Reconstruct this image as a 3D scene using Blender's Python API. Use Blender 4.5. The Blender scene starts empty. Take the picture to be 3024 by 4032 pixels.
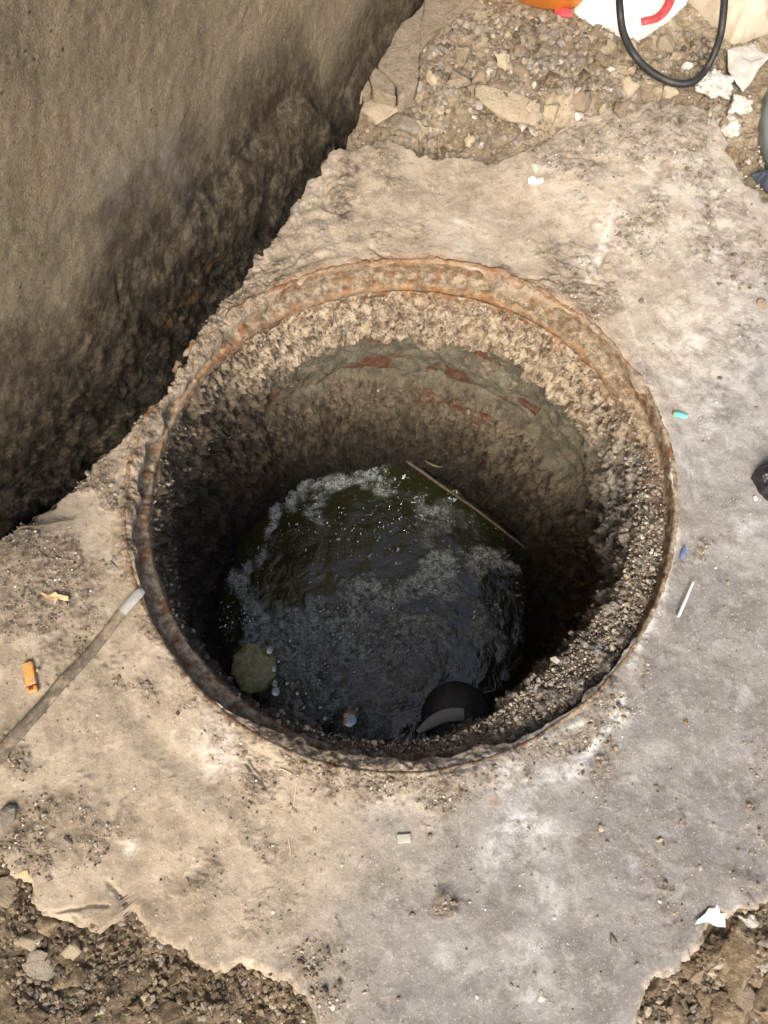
import bpy, bmesh, math, random
import numpy as np

# ------------------------------------------------------------------ camera, sky, sun, exposure
SC = bpy.context.scene
COL = SC.collection
K = 3024 / 1659.0                      # measured units -> photo pixels
FOC = 3050.0
def _frame(nu, nv):
    d = np.array([nu - 1512, nv - 2016, FOC]); d /= np.linalg.norm(d)
    up = -d
    y = np.array([0, -1, 0.]); y = y - y.dot(up) * up; y /= np.linalg.norm(y)
    return np.cross(y, up), y, up
WX, WY, WU = _frame(1420, 2950)
cam = bpy.data.cameras.new('camera'); camo = bpy.data.objects.new('camera', cam); COL.objects.link(camo)
from mathutils import Matrix, Vector, Euler
camo.matrix_world = Matrix(((WX[0], -WX[1], -WX[2], 0), (WY[0], -WY[1], -WY[2], 0), (WU[0], -WU[1], -WU[2], 1.0), (0, 0, 0, 1)))
cam.sensor_width = 36; cam.lens = FOC * 36 / 4032; cam.clip_start = .02; cam.clip_end = 500
SC.camera = camo

SUN_V = Vector((-0.26, -1.0, 1.05)).normalized()      # towards the sun
w = bpy.data.worlds.new('World'); SC.world = w; w.use_nodes = True
nt = w.node_tree; bg = nt.nodes['Background']
sky = nt.nodes.new('ShaderNodeTexSky'); sky.sky_type = 'NISHITA'; sky.sun_disc = False
sky.sun_elevation = math.asin(SUN_V.z); sky.sun_rotation = math.atan2(SUN_V.x, SUN_V.y)
sky.air_density = 0.7; sky.dust_density = 7.0; sky.ozone_density = 0.4
nt.links.new(sky.outputs[0], bg.inputs[0]); bg.inputs[1].default_value = 0.15
sl = bpy.data.lights.new('sun', 'SUN'); sl.energy = 1.45; sl.angle = math.radians(24); sl.color = (1, .89, .72)
so = bpy.data.objects.new('sun', sl); COL.objects.link(so); so.rotation_euler = SUN_V.to_track_quat('Z', 'Y').to_euler()
so.location = SUN_V * 5
SC.view_settings.view_transform = 'Standard'; SC.view_settings.look = 'None'
SC.view_settings.gamma = 1; SC.view_settings.use_curve_mapping = False
SC.view_settings.exposure = 0.88
SC.render.engine = 'CYCLES'
SC.cycles.max_bounces = 6; SC.cycles.diffuse_bounces = 4

# ------------------------------------------------------------------ numeric helpers
rng = np.random.default_rng(7); random.seed(7)
_perm = rng.permutation(256); _perm = np.concatenate([_perm, _perm, _perm])
_g3 = rng.normal(size=(256, 3)); _g3 /= np.linalg.norm(_g3, axis=1)[:, None]
_r3 = rng.random((256, 3))
def pnoise(x, y, z=0.0):
    x, y, z = np.broadcast_arrays(np.asarray(x, float), np.asarray(y, float), np.asarray(z, float))
    xi = np.floor(x); yi = np.floor(y); zi = np.floor(z)
    fx, fy, fz = x - xi, y - yi, z - zi
    X = xi.astype(int) & 255; Y = yi.astype(int) & 255; Z = zi.astype(int) & 255
    q = lambda t: t * t * t * (t * (t * 6 - 15) + 10)
    u, v, w_ = q(fx), q(fy), q(fz)
    def gr(i, j, k):
        g = _g3[_perm[_perm[_perm[X + i] + Y + j] + Z + k] & 255]
        return g[..., 0] * (fx - i) + g[..., 1] * (fy - j) + g[..., 2] * (fz - k)
    L = lambda a, b, t: a + t * (b - a)
    a = L(L(gr(0,0,0), gr(1,0,0), u), L(gr(0,1,0), gr(1,1,0), u), v)
    b = L(L(gr(0,0,1), gr(1,0,1), u), L(gr(0,1,1), gr(1,1,1), u), v)
    return L(a, b, w_) * 1.6
def fbm(x, y, z=0.0, f=10., o=4, gain=.5, seed=0.0):
    s = 0; a = 1.0
    for i in range(o):
        s = s + a * pnoise(x * f + 17.3 * i + seed, y * f - 9.1 * i + seed * 1.7, np.asarray(z) * f + 3.7 * i + seed * .3)
        a *= gain; f *= 2.03
    return s
def worley(x, y, z, f, seed=0):
    x = np.asarray(x) * f + seed; y = np.asarray(y) * f + seed * 1.3; z = np.asarray(z) * f + np.zeros_like(x)
    xi, yi, zi = np.floor(x), np.floor(y), np.floor(z)
    best = np.full(x.shape, 9.0)
    for i in (-1, 0, 1):
        for j in (-1, 0, 1):
            for k in (-1, 0, 1):
                a, b, c = xi + i, yi + j, zi + k
                r = _r3[_perm[_perm[_perm[a.astype(int) & 255] + (b.astype(int) & 255)] + (c.astype(int) & 255)] & 255]
                d = (a + r[..., 0] - x) ** 2 + (b + r[..., 1] - y) ** 2 + (c + r[..., 2] - z) ** 2
                best = np.minimum(best, d)
    return np.sqrt(best)
def sm(a, b, x):
    t = np.clip((np.asarray(x, float) - a) / (b - a), 0, 1); return t * t * (3 - 2 * t)
def G(su, sv, z=0.0):
    """point of the photograph (measured units) -> world xy at height z"""
    r0, r1 = np.asarray(su, float) * K - 1512, np.asarray(sv, float) * K - 2016
    wx = r0 * WX[0] + r1 * WX[1] + FOC * WX[2]; wy = r0 * WY[0] + r1 * WY[1] + FOC * WY[2]; wz = r0 * WU[0] + r1 * WU[1] + FOC * WU[2]
    t = (z - 1.0) / wz
    return wx * t, wy * t
def Gp(pts, z=0.0):
    p = np.array(pts, float); x, y = G(p[:, 0], p[:, 1], z); return np.c_[x, y]
def Sof(x, y, z=0.0):
    """world -> measured units"""
    a = np.asarray(x)[..., None] * WX + np.asarray(y)[..., None] * WY + (np.asarray(z) - 1.0)[..., None] * WU
    return (a[..., 0] / a[..., 2] * FOC + 1512) / K, (a[..., 1] / a[..., 2] * FOC + 2016) / K
def in_poly(x, y, P):
    r = np.zeros(x.shape, bool); n = len(P)
    for i in range(n):
        x0, y0 = P[i]; x1, y1 = P[(i + 1) % n]
        c = ((y0 > y) != (y1 > y)) & (x < (x1 - x0) * (y - y0) / (y1 - y0 + 1e-12) + x0)
        r ^= c
    return r
def blobs(su, sv, lst):
    """soft spots given in measured units: (u, v, radius, strength)"""
    o = np.zeros(np.shape(su))
    for (u, v, r, s) in lst:
        o = np.maximum(o, s * np.exp(-((su - u) ** 2 + (sv - v) ** 2) / (r * r)))
    return o
def strokes(su, sv, lst):
    """soft lines: (u0,v0,u1,v1,width,strength)"""
    o = np.zeros(np.shape(su))
    for (a, b, c, d, wd, s) in lst:
        dx, dy = c - a, d - b; t = np.clip(((su - a) * dx + (sv - b) * dy) / (dx * dx + dy * dy), 0, 1)
        q = (su - a - t * dx) ** 2 + (sv - b - t * dy) ** 2
        o = np.maximum(o, s * np.exp(-q / (wd * wd)))
    return o

# ------------------------------------------------------------------ mesh helpers
def link(name, me, mat=None, parent=None, loc=None):
    o = bpy.data.objects.new(name, me); COL.objects.link(o)
    if mat: me.materials.clear(); me.materials.append(mat)
    if parent: o.parent = parent
    if loc is not None: o.location = loc
    return o
def raw_mesh(name, V, Q, smooth=True, attrs=None):
    me = bpy.data.meshes.new(name); V = np.asarray(V, np.float32); Q = np.asarray(Q, np.int32); n = Q.shape[1]
    me.vertices.add(len(V)); me.vertices.foreach_set('co', V.ravel())
    me.loops.add(Q.size); me.loops.foreach_set('vertex_index', Q.ravel())
    me.polygons.add(len(Q)); me.polygons.foreach_set('loop_start', np.arange(0, Q.size, n, dtype=np.int32))
    me.polygons.foreach_set('use_smooth', np.full(len(Q), smooth))
    for k, a in (attrs or {}).items():
        at = me.attributes.new(k, 'FLOAT_COLOR', 'POINT'); a = np.asarray(a, np.float32)
        if a.shape[1] == 3: a = np.c_[a, np.ones(len(a), np.float32)]
        at.data.foreach_set('color', a.ravel())
    me.update(calc_edges=True); me.validate()
    return me
def grid_quads(n, m, wrap=False, flip=False):
    i = np.arange(n if wrap else n - 1); j = np.arange(m - 1)
    I, J = np.meshgrid(i, j, indexing='ij'); I2 = (I + 1) % n
    q = np.stack([I * m + J, I2 * m + J, I2 * m + J + 1, I * m + J + 1], -1).reshape(-1, 4)
    return q[:, ::-1] if flip else q
def tag(o, label=None, cat=None, group=None, kind=None):
    if label: o['label'] = label
    if cat: o['category'] = cat
    if group: o['group'] = group
    if kind: o['kind'] = kind
    return o

# ------------------------------------------------------------------ materials
class NB:
    def __init__(s, name):
        s.m = bpy.data.materials.new(name); s.m.use_nodes = True; s.t = s.m.node_tree
        s.p = s.t.nodes['Principled BSDF']; s.L = s.t.links.new
        s.tc = s.t.nodes.new('ShaderNodeNewGeometry').outputs['Position']
    def obj_coords(s): s.tc = s.t.nodes.new('ShaderNodeTexCoord').outputs['Object']; return s
    def noise(s, sc, det=4, rough=.6, dist=0., vec=None):
        n = s.t.nodes.new('ShaderNodeTexNoise'); n.inputs['Scale'].default_value = sc; n.inputs['Detail'].default_value = det
        n.inputs['Roughness'].default_value = rough; n.inputs['Distortion'].default_value = dist; s.L(vec or s.tc, n.inputs['Vector']); return n.outputs[0]
    def vor(s, sc, feat='F1', out='Distance', vec=None):
        n = s.t.nodes.new('ShaderNodeTexVoronoi'); n.feature = feat; n.inputs['Scale'].default_value = sc; s.L(vec or s.tc, n.inputs['Vector']); return n.outputs[out]
    def ramp(s, x, a, b, lo=0., hi=1.):
        n = s.t.nodes.new('ShaderNodeMapRange'); n.interpolation_type = 'SMOOTHSTEP'
        for i, v in enumerate((a, b, lo, hi)): n.inputs[i + 1].default_value = v
        s.L(x, n.inputs[0]); return n.outputs[0]
    def math(s, op, a, b=None):
        n = s.t.nodes.new('ShaderNodeMath'); n.operation = op
        for i, v in enumerate((a, b)):
            if v is None: continue
            if isinstance(v, (int, float)): n.inputs[i].default_value = v
            else: s.L(v, n.inputs[i])
        return n.outputs[0]
    def mix(s, f, a, b, mode='MIX'):
        n = s.t.nodes.new('ShaderNodeMix'); n.data_type = 'RGBA'; n.blend_type = mode
        for i, v in ((0, f), (6, a), (7, b)):
            if isinstance(v, (int, float)): n.inputs[i].default_value = v
            elif isinstance(v, tuple): n.inputs[i].default_value = (*v, 1)
            else: s.L(v, n.inputs[i])
        return n.outputs[2]
    def attr(s, name):
        n = s.t.nodes.new('ShaderNodeAttribute'); n.attribute_name = name
        sp = s.t.nodes.new('ShaderNodeSeparateColor'); s.L(n.outputs['Color'], sp.inputs[0])
        return sp.outputs[0], sp.outputs[1], sp.outputs[2], n.outputs['Alpha'], n.outputs['Color']
    def rand(s): return s.t.nodes.new('ShaderNodeObjectInfo').outputs['Random']
    def bump(s, h, strength=.5, dist=.002, prev=None):
        n = s.t.nodes.new('ShaderNodeBump'); n.inputs['Strength'].default_value = strength; n.inputs['Distance'].default_value = dist
        s.L(h, n.inputs['Height'])
        if prev: s.L(prev, n.inputs['Normal'])
        return n.outputs[0]
    def out(s, col, rough=.9, nrm=None, spec=.25):
        if isinstance(col, tuple): s.p.inputs['Base Color'].default_value = (*col, 1)
        else: s.L(col, s.p.inputs['Base Color'])
        if isinstance(rough, (int, float)): s.p.inputs['Roughness'].default_value = rough
        else: s.L(rough, s.p.inputs['Roughness'])
        if nrm: s.L(nrm, s.p.inputs['Normal'])
        s.p.inputs['Specular IOR Level'].default_value = spec
        return s.m

def mat_slab():
    b = NB('cement'); r, g, bl, a, _ = b.attr('mask')       # painted warm-to-grey light shift, dirt, bloom, rust
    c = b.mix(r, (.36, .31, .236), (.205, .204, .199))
    c = b.mix(b.ramp(b.noise(14, 7, .7, .3), .42, .62), c, b.mix(.6, c, b.mix(r, (.17, .135, .095), (.12, .118, .112))))
    c = b.mix(b.ramp(b.noise(26, 7, .72, .5), .54, .68), c, b.mix(.5, c, b.mix(r, (.52, .46, .37), (.38, .39, .385))))
    c = b.mix(b.ramp(b.noise(45, 5, .7, .6), .5, .72), c, b.mix(.55, c, b.mix(r, (.48, .42, .34), (.33, .33, .325))))
    c = b.mix(b.ramp(b.noise(120, 5, .75), .53, .72), c, b.mix(.75, c, (.12, .095, .07)))
    c = b.mix(b.ramp(b.noise(330, 3, .7), .55, .72), c, b.mix(.5, c, (.55, .5, .43)))
    dirt = b.mix(b.ramp(b.noise(90, 5, .78), .36, .66), (.075, .060, .043), (.28, .23, .17))
    df = b.math('MULTIPLY', g, b.ramp(b.noise(60, 5, .75), .3, .58, .35, 1.))
    dirt = b.mix(b.math('MULTIPLY', r, .6), dirt, b.mix(b.ramp(b.noise(90, 5, .78), .36, .66), (.06, .054, .047), (.25, .235, .215)))
    c = b.mix(df, c, dirt)
    bf = b.math('MULTIPLY', bl, b.ramp(b.noise(38, 7, .78, .4), .36, .62))
    c = b.mix(bf, c, b.mix(r, (.66, .63, .58), (.56, .58, .58)))
    rf = b.math('MULTIPLY', a, b.ramp(b.noise(50, 5, .7), .3, .62))
    c = b.mix(rf, c, b.mix(b.noise(110, 4, .7), (.20, .075, .03), (.42, .19, .075)))
    sp = b.ramp(b.vor(210), .10, .17, 1., 0.); sp = b.math('MULTIPLY', sp, b.ramp(b.noise(30, 3), .52, .64))
    c = b.mix(sp, c, (.62, .59, .54))
    dk = b.ramp(b.vor(170), .09, .16, 1., 0.); dk = b.math('MULTIPLY', dk, b.ramp(b.noise(23, 3), .58, .70, 0., .6))
    c = b.mix(dk, c, (.08, .065, .05))
    h = b.math('ADD', b.noise(260, 5, .75), b.math('MULTIPLY', b.noise(60, 4, .6), 1.5))
    n = b.bump(h, .55, .0022)
    return b.out(c, .93, n, .2)
def mat_soil(name, c0, c1, c2, sc=1.):
    b = NB(name); pl, *_ = b.attr('mask')
    c = b.mix(b.ramp(b.noise(30 * sc, 5, .7), .35, .65), c0, c1)
    c = b.mix(b.ramp(b.noise(160 * sc, 4, .75), .45, .7), c, c2)
    c = b.mix(b.math('MULTIPLY', pl, b.ramp(b.noise(45, 5, .75), .3, .6)), c, b.mix(b.noise(130, 4, .7), (.28, .23, .165), (.50, .43, .32)))
    sp = b.ramp(b.vor(190), .10, .17, 1., 0.); sp = b.math('MULTIPLY', sp, b.ramp(b.noise(40, 3), .54, .64))
    c = b.mix(sp, c, (.6, .56, .48))
    h = b.math('ADD', b.noise(300, 5, .8), b.math('MULTIPLY', b.vor(110), -1.2))
    return b.out(c, .97, b.bump(h, .8, .004), .15)
def mat_wall():
    b = NB('stucco'); r, g, bl, a, _ = b.attr('mask')       # soot, mould, pale smear, rust
    c = b.mix(b.ramp(b.noise(7, 6, .65), .32, .68), (.29, .24, .155), (.365, .308, .205))
    c = b.mix(b.ramp(b.noise(28, 6, .72), .48, .70), c, b.mix(.6, c, (.14, .11, .07)))
    c = b.mix(b.ramp(b.noise(130, 5, .78), .5, .7), c, b.mix(.6, c, (.50, .43, .32)))
    c = b.mix(b.ramp(b.noise(170, 4, .75), .54, .7), c, b.mix(.65, c, (.10, .08, .05)))
    c = b.mix(b.ramp(b.noise(420, 3, .7), .52, .68), c, b.mix(.55, c, (.50, .43, .31)))
    c = b.mix(b.ramp(b.noise(380, 3, .7), .56, .70), c, b.mix(.6, c, (.07, .055, .035)))
    c = b.mix(b.math('MULTIPLY', b.ramp(b.vor(60), .06, .13, 1., 0.), b.ramp(b.noise(9, 3), .48, .6)), c, (.075, .06, .04))
    c = b.mix(b.math('MULTIPLY', bl, b.ramp(b.noise(20, 6, .7), .35, .65)), c, (.36, .34, .30))
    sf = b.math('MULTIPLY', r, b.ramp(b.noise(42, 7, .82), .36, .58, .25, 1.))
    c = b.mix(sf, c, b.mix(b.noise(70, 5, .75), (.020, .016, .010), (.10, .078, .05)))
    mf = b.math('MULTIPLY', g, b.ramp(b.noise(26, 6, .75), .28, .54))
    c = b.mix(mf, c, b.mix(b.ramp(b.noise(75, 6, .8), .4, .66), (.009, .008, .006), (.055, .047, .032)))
    c = b.mix(b.math('MULTIPLY', a, b.ramp(b.noise(40, 5, .7), .45, .62)), c, (.20, .12, .05))
    h = b.math('ADD', b.noise(260, 6, .8), b.math('MULTIPLY', b.noise(420, 3, .8), .8))
    n1 = b.bump(b.math('MULTIPLY', b.math('ADD', b.noise(85, 6, .82), b.math('MULTIPLY', b.vor(120), -.5)), b.ramp(b.math('ADD', r, g), .1, .9, .12, 1.)), 1.0, .012)
    return b.out(c, .95, b.bump(h, .9, .0034, n1), .15)
def mat_shaft():
    b = NB('shaft'); r, g, bl, a, _ = b.attr('mask')        # pale concrete with shade painted in, smooth mortar, wetness and painted shade, rust
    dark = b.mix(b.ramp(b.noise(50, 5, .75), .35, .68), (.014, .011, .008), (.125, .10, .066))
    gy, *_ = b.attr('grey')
    lit_conc = b.mix(gy, b.mix(b.ramp(b.noise(60, 6, .8), .36, .62), (.13, .095, .065), (.60, .505, .37)), b.mix(b.ramp(b.noise(75, 6, .82), .38, .60), (.075, .066, .056), (.43, .405, .37)))
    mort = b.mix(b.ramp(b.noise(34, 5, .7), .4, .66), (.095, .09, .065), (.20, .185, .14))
    c = b.mix(r, dark, lit_conc)
    c = b.mix(b.math('MULTIPLY', g, b.ramp(b.noise(36, 5, .7), .36, .5)), c, mort)
    c = b.mix(b.math('MULTIPLY', a, b.ramp(b.noise(45, 5, .7), .42, .6)), c, (.30, .14, .05))
    c = b.mix(b.math('MULTIPLY', bl, .75), c, (.018, .016, .013))
    sp = b.ramp(b.vor(160), .11, .18, 1., 0.); sp = b.math('MULTIPLY', sp, b.ramp(b.noise(35, 3), .5, .62))
    c = b.mix(b.math('MULTIPLY', sp, .6), c, (.55, .49, .40))
    h = b.math('ADD', b.noise(240, 5, .8), b.math('MULTIPLY', b.noise(90, 5, .75), 1.2))
    n = b.bump(h, .9, .006)
    return b.out(c, b.ramp(bl, 0., 1., .92, .5), n, .3)
def mat_rust():
    b = NB('rusty_iron'); r, g, bl, a, _ = b.attr('mask')   # dirt cover, bright rust
    c = b.mix(b.ramp(b.noise(40, 6, .75), .3, .7), (.07, .035, .02), (.17, .075, .035))
    br = b.mix(b.ramp(b.noise(80, 5, .75), .35, .65), (.19, .085, .035), (.40, .235, .10))
    c = b.mix(b.math('MULTIPLY', g, b.ramp(b.noise(28, 5, .7), .25, .6)), c, br)
    d = b.mix(b.ramp(b.noise(90, 5, .78), .35, .65), (.12, .095, .065), (.37, .315, .23))
    c = b.mix(b.math('MULTIPLY', r, b.ramp(b.noise(36, 6, .8), .38, .54)), c, d)
    h = b.math('ADD', b.noise(220, 5, .8), b.noise(50, 3, .6))
    return b.out(c, .9, b.bump(h, .7, .003), .25)
def mat_grain(name='grit', dull=1.0):
    b = NB(name); *_, col = b.attr('tint')
    return b.out(b.mix(b.ramp(b.noise(300, 3), .3, .7), col, b.mix(.35, col, (.1, .08, .06))), .95, None, .15)
def mat_stone(name, c0, c1, dust=(.36, .31, .24), var=.35):
    b = NB(name)
    c = b.mix(b.ramp(b.noise(40, 5, .7), .35, .65), c0, c1)
    c = b.mix(b.ramp(b.noise(95, 5, .75), .46, .64), c, dust)
    c = b.mix(b.ramp(b.noise(150, 5, .78), .55, .72), c, b.mix(.55, c, (.09, .07, .045)))
    r = b.rand()
    c = b.mix(1.0, c, b.mix(r, (1 - var, 1 - var, 1 - var), (1 + var * .5, 1 + var * .5, 1 + var * .4)), 'MULTIPLY')
    h = b.math('ADD', b.noise(240, 6, .8), b.math('MULTIPLY', b.noise(70, 5, .7), 1.6))
    return b.out(c, .95, b.bump(h, .9, .0045), .15)
def mat_plain(name, c0, c1, rough=.6, spec=.4, sc=60, bs=.15, bd=.001, dirt=None, da=(.5, .75)):
    b = NB(name).obj_coords()
    c = b.mix(b.ramp(b.noise(sc, 5, .65), .35, .65), c0, c1)
    if dirt: c = b.mix(b.ramp(b.noise(sc * .8, 6, .7), *da), c, dirt)
    return b.out(c, rough, b.bump(b.noise(sc * 3, 4, .7), bs, bd), spec)
def mat_water():
    b = NB('foul_water'); r, g, bl, a, _ = b.attr('mask')   # foam film, murk
    murk = b.mix(b.noise(9, 3, .5), (.020, .023, .009), (.040, .040, .015))
    n1 = b.math('MULTIPLY', b.ramp(b.noise(75, 7, .8, .8), .38, .62), b.ramp(b.noise(300, 3, .7), .32, .62, .35, 1.))
    ff = b.math('MULTIPLY', r, n1)
    c = b.mix(ff, murk, (.62, .70, .67))
    rip = b.noise(24, 4, .6, 1.2)
    n = b.bump(b.math('ADD', b.math('ADD', b.math('MULTIPLY', rip, .6), b.math('MULTIPLY', b.noise(75, 4, .6, .8), .12)), b.math('MULTIPLY', b.math('MULTIPLY', r, b.noise(240, 4, .7)), .9)), .5, .006)
    return b.out(c, b.ramp(ff, 0., .8, .05, .3), n, .75)
M_slab, M_wall, M_shaft, M_rust, M_water = mat_slab(), mat_wall(), mat_shaft(), mat_rust(), mat_water()
M_soil = mat_soil('soil', (.105, .08, .052), (.165, .13, .088), (.25, .205, .145))
M_grain = mat_grain()
M_pale = mat_stone('pale_clay_stone', (.41, .345, .245), (.50, .43, .32), (.46, .395, .30))
M_grey = mat_stone('grey_stone', (.27, .245, .205), (.34, .31, .265))
M_brown = mat_stone('brown_clod', (.17, .13, .085), (.25, .195, .135), (.34, .28, .2))
M_white = mat_stone('white_plaster', (.66, .63, .58), (.78, .76, .72), (.5, .46, .4), .15)

# ------------------------------------------------------------------ hole geometry
C0 = np.array([.0595, .3383]); C1 = np.array([.0306, .2752]); WATER_Z = -.62; R_WATER = .329
_tab = np.array([(-179,.368),(-170.4,.374),(-153,.377),(-146,.374),(-138.5,.369),(-129.7,.369),(-122,.372),(-115.5,.368),(-107.7,.366),(-84,.365),(-75.5,.363),(-64.5,.361),(-54,.36),(-42,.357),(-31.6,.363),(-23.3,.365),(-17.7,.367),(-10.3,.368),(-.7,.37),(9.7,.373),(21.7,.377),(32.7,.377),(44.8,.379),(54.5,.373),(63.8,.369),(77,.36),(90.3,.358),(109,.353),(118,.358),(135,.362),(150,.366),(165,.368)])
_t = np.radians(_tab[:, 0]); _A = np.stack([np.ones_like(_t)] + [f(k * _t) for k in (1, 2, 3) for f in (np.cos, np.sin)], 1)
_cf = np.linalg.lstsq(_A, _tab[:, 1], rcond=None)[0]
def RH(t):
    return np.stack([np.ones_like(t)] + [f(k * t) for k in (1, 2, 3) for f in (np.cos, np.sin)], -1) @ _cf
def adiff(t, deg): return np.degrees((t - math.radians(deg) + np.pi) % (2 * np.pi) - np.pi)

# ------------------------------------------------------------------ slab: outline, height, stains
SLAB_S = [(0,1195),(60,1140),(150,1060),(240,955),(300,895),(350,840),(400,765),(440,700),(490,625),(520,590),(545,545),(575,500),(600,430),(625,400),(660,365),(700,328),(716,318),(735,312),(757,314),(780,304),(806,306),(830,297),(860,300),(885,306),(898,318),(905,326),(922,328),(940,337),(968,331),(1000,330),(1060,335),(1110,324),(1180,300),(1215,268),(1250,252),(1300,240),(1340,218),(1385,222),(1430,212),(1500,222),(1545,240),(1572,290),(1590,325),(1602,352),(1625,390),(1659,422),(1800,520),(1950,800),(2000,1300),(1950,1700),(1800,1890),(1700,1945),(1659,1962),(1625,1972),(1600,1985),(1560,1995),(1540,2008),(1520,2050),(1500,2080),(1470,2092),(1440,2118),(1420,2128),(1400,2155),(1388,2190),(1375,2215),(1340,2300),(1000,2380),(720,2320),(690,2230),(679,2196),(662,2172),(645,2158),(630,2140),(614,2132),(600,2126),(580,2115),(562,2102),(550,2098),(530,2096),(516,2087),(500,2093),(486,2102),(472,2101),(460,2106),(440,2096),(412,2080),(402,2068),(395,2062),(384,2064),(374,2063),(358,2060),(344,2054),(330,2042),(318,2032),(309,2020),(303,2006),(296,1994),(288,1984),(276,1972),(268,1976),(258,1988),(245,1998),(236,1998),(228,2004),(222,2014),(210,2023),(190,2018),(172,2011),(150,1998),(129,1993),(108,1986),(86,1977),(70,1966),(56,1956),(51,1938),(52,1921),(40,1910),(26,1904),(14,1888),(0,1870),(-150,1780),(-320,1550),(-200,1300)]
_so = Gp(SLAB_S); _sd = _so - C0
_sa = np.unwrap(np.arctan2(_sd[:, 1], _sd[:, 0])); _sr = np.hypot(_sd[:, 0], _sd[:, 1])
_o = np.argsort(_sa % (2 * np.pi)); _sa2 = (_sa % (2 * np.pi))[_o]; _sr2 = _sr[_o]
def RO(t):
    r = np.interp(t % (2 * np.pi), _sa2, _sr2, period=2 * np.pi)
    return r
DIRT_S = [(110,1250,110,.9),(60,1170,90,.9),(190,1300,70,.8),(60,1330,80,.85),(190,1420,45,.6),(120,1450,60,.6),(250,1460,45,.5),(320,1470,50,.5),(330,1000,60,.4),(520,680,80,.7),(600,610,50,.7),(580,560,60,.5),(735,400,38,1.),(745,350,28,.9),(735,450,30,1.),(860,510,60,.4),(820,330,60,.6),(1230,590,55,.85),(1290,640,60,.8),(1260,560,40,.8),(1390,480,55,.7),(1420,540,40,.6),(1560,500,80,.65),(1500,370,90,.55),(1640,560,60,.6),(1620,720,40,.4),(1380,800,40,.25),(1570,980,60,.25),(760,1680,70,.7),(660,1660,50,.5),(860,1700,60,.65),(940,1690,60,.6),(700,1640,60,.7),(850,1640,80,.8),(1000,1630,70,.7),(1270,1530,50,.85),(1230,1590,45,.8),(1330,1460,40,.7),(1400,1440,40,.4),(1340,1620,60,.35),(1500,1180,25,.8),(130,1760,90,.7),(60,1830,80,.7),(160,1840,60,.6),(60,1640,60,.4),(510,1900,90,.3),(430,1960,80,.25),(960,1945,26,1.),(600,1740,60,.35),(1600,1880,60,.45),(1640,1800,50,.4),(1050,1690,40,.5),(350,1360,40,.5),(560,1680,60,.6),(1450,1900,120,.2),(700,2100,70,.4),(720,700,60,.0),(1300,330,90,.7),(1400,270,100,.9),(1250,280,50,.8),(1500,290,80,.9),(1180,340,60,.45),(210,1020,60,.5)]
BLOOM_S = [(1480,430,230,.5),(1540,760,200,.5),(1250,400,150,.35),(1590,600,120,.4),(1330,470,45,.9),(1480,720,75,.75),(1440,680,60,.5),(1130,1790,60,.8),(1090,1830,50,.6),(1180,1850,50,.5),(265,1840,17,1.),(470,1590,50,.75),(430,1560,40,.6),(500,1625,40,.7),(1230,1640,28,.9),(1200,1660,30,.6),(1120,1680,60,.55),(1330,1530,20,.9),(1560,900,80,.45),(1530,1000,70,.4),(1620,1150,60,.4),(1420,1620,40,.4),(1200,1940,70,.45),(1110,2060,60,.5),(1150,2130,60,.4),(850,1760,60,.3),(1280,560,30,.8),(1000,560,80,.35),(1240,330,70,.3),(1560,640,60,.35),(1050,520,60,.2),(1600,2100,40,.3),(390,1400,40,.5),(980,2050,50,.3)]  # bloom spots; the broad ones only whiten the upper right
def cover(t):
    return np.clip(np.exp(-(adiff(t, 143) / 20) ** 2) + .9 * np.exp(-(adiff(t, -95) / 34) ** 2) + .6 * np.exp(-(adiff(t, 182) / 22) ** 2) + .35 * np.exp(-(adiff(t, 60) / 25) ** 2) + .5 * np.clip(fbm(np.cos(t) * 2, np.sin(t) * 2, 0, 3, 3, .6, 33), 0, 1), 0, 1)
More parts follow.
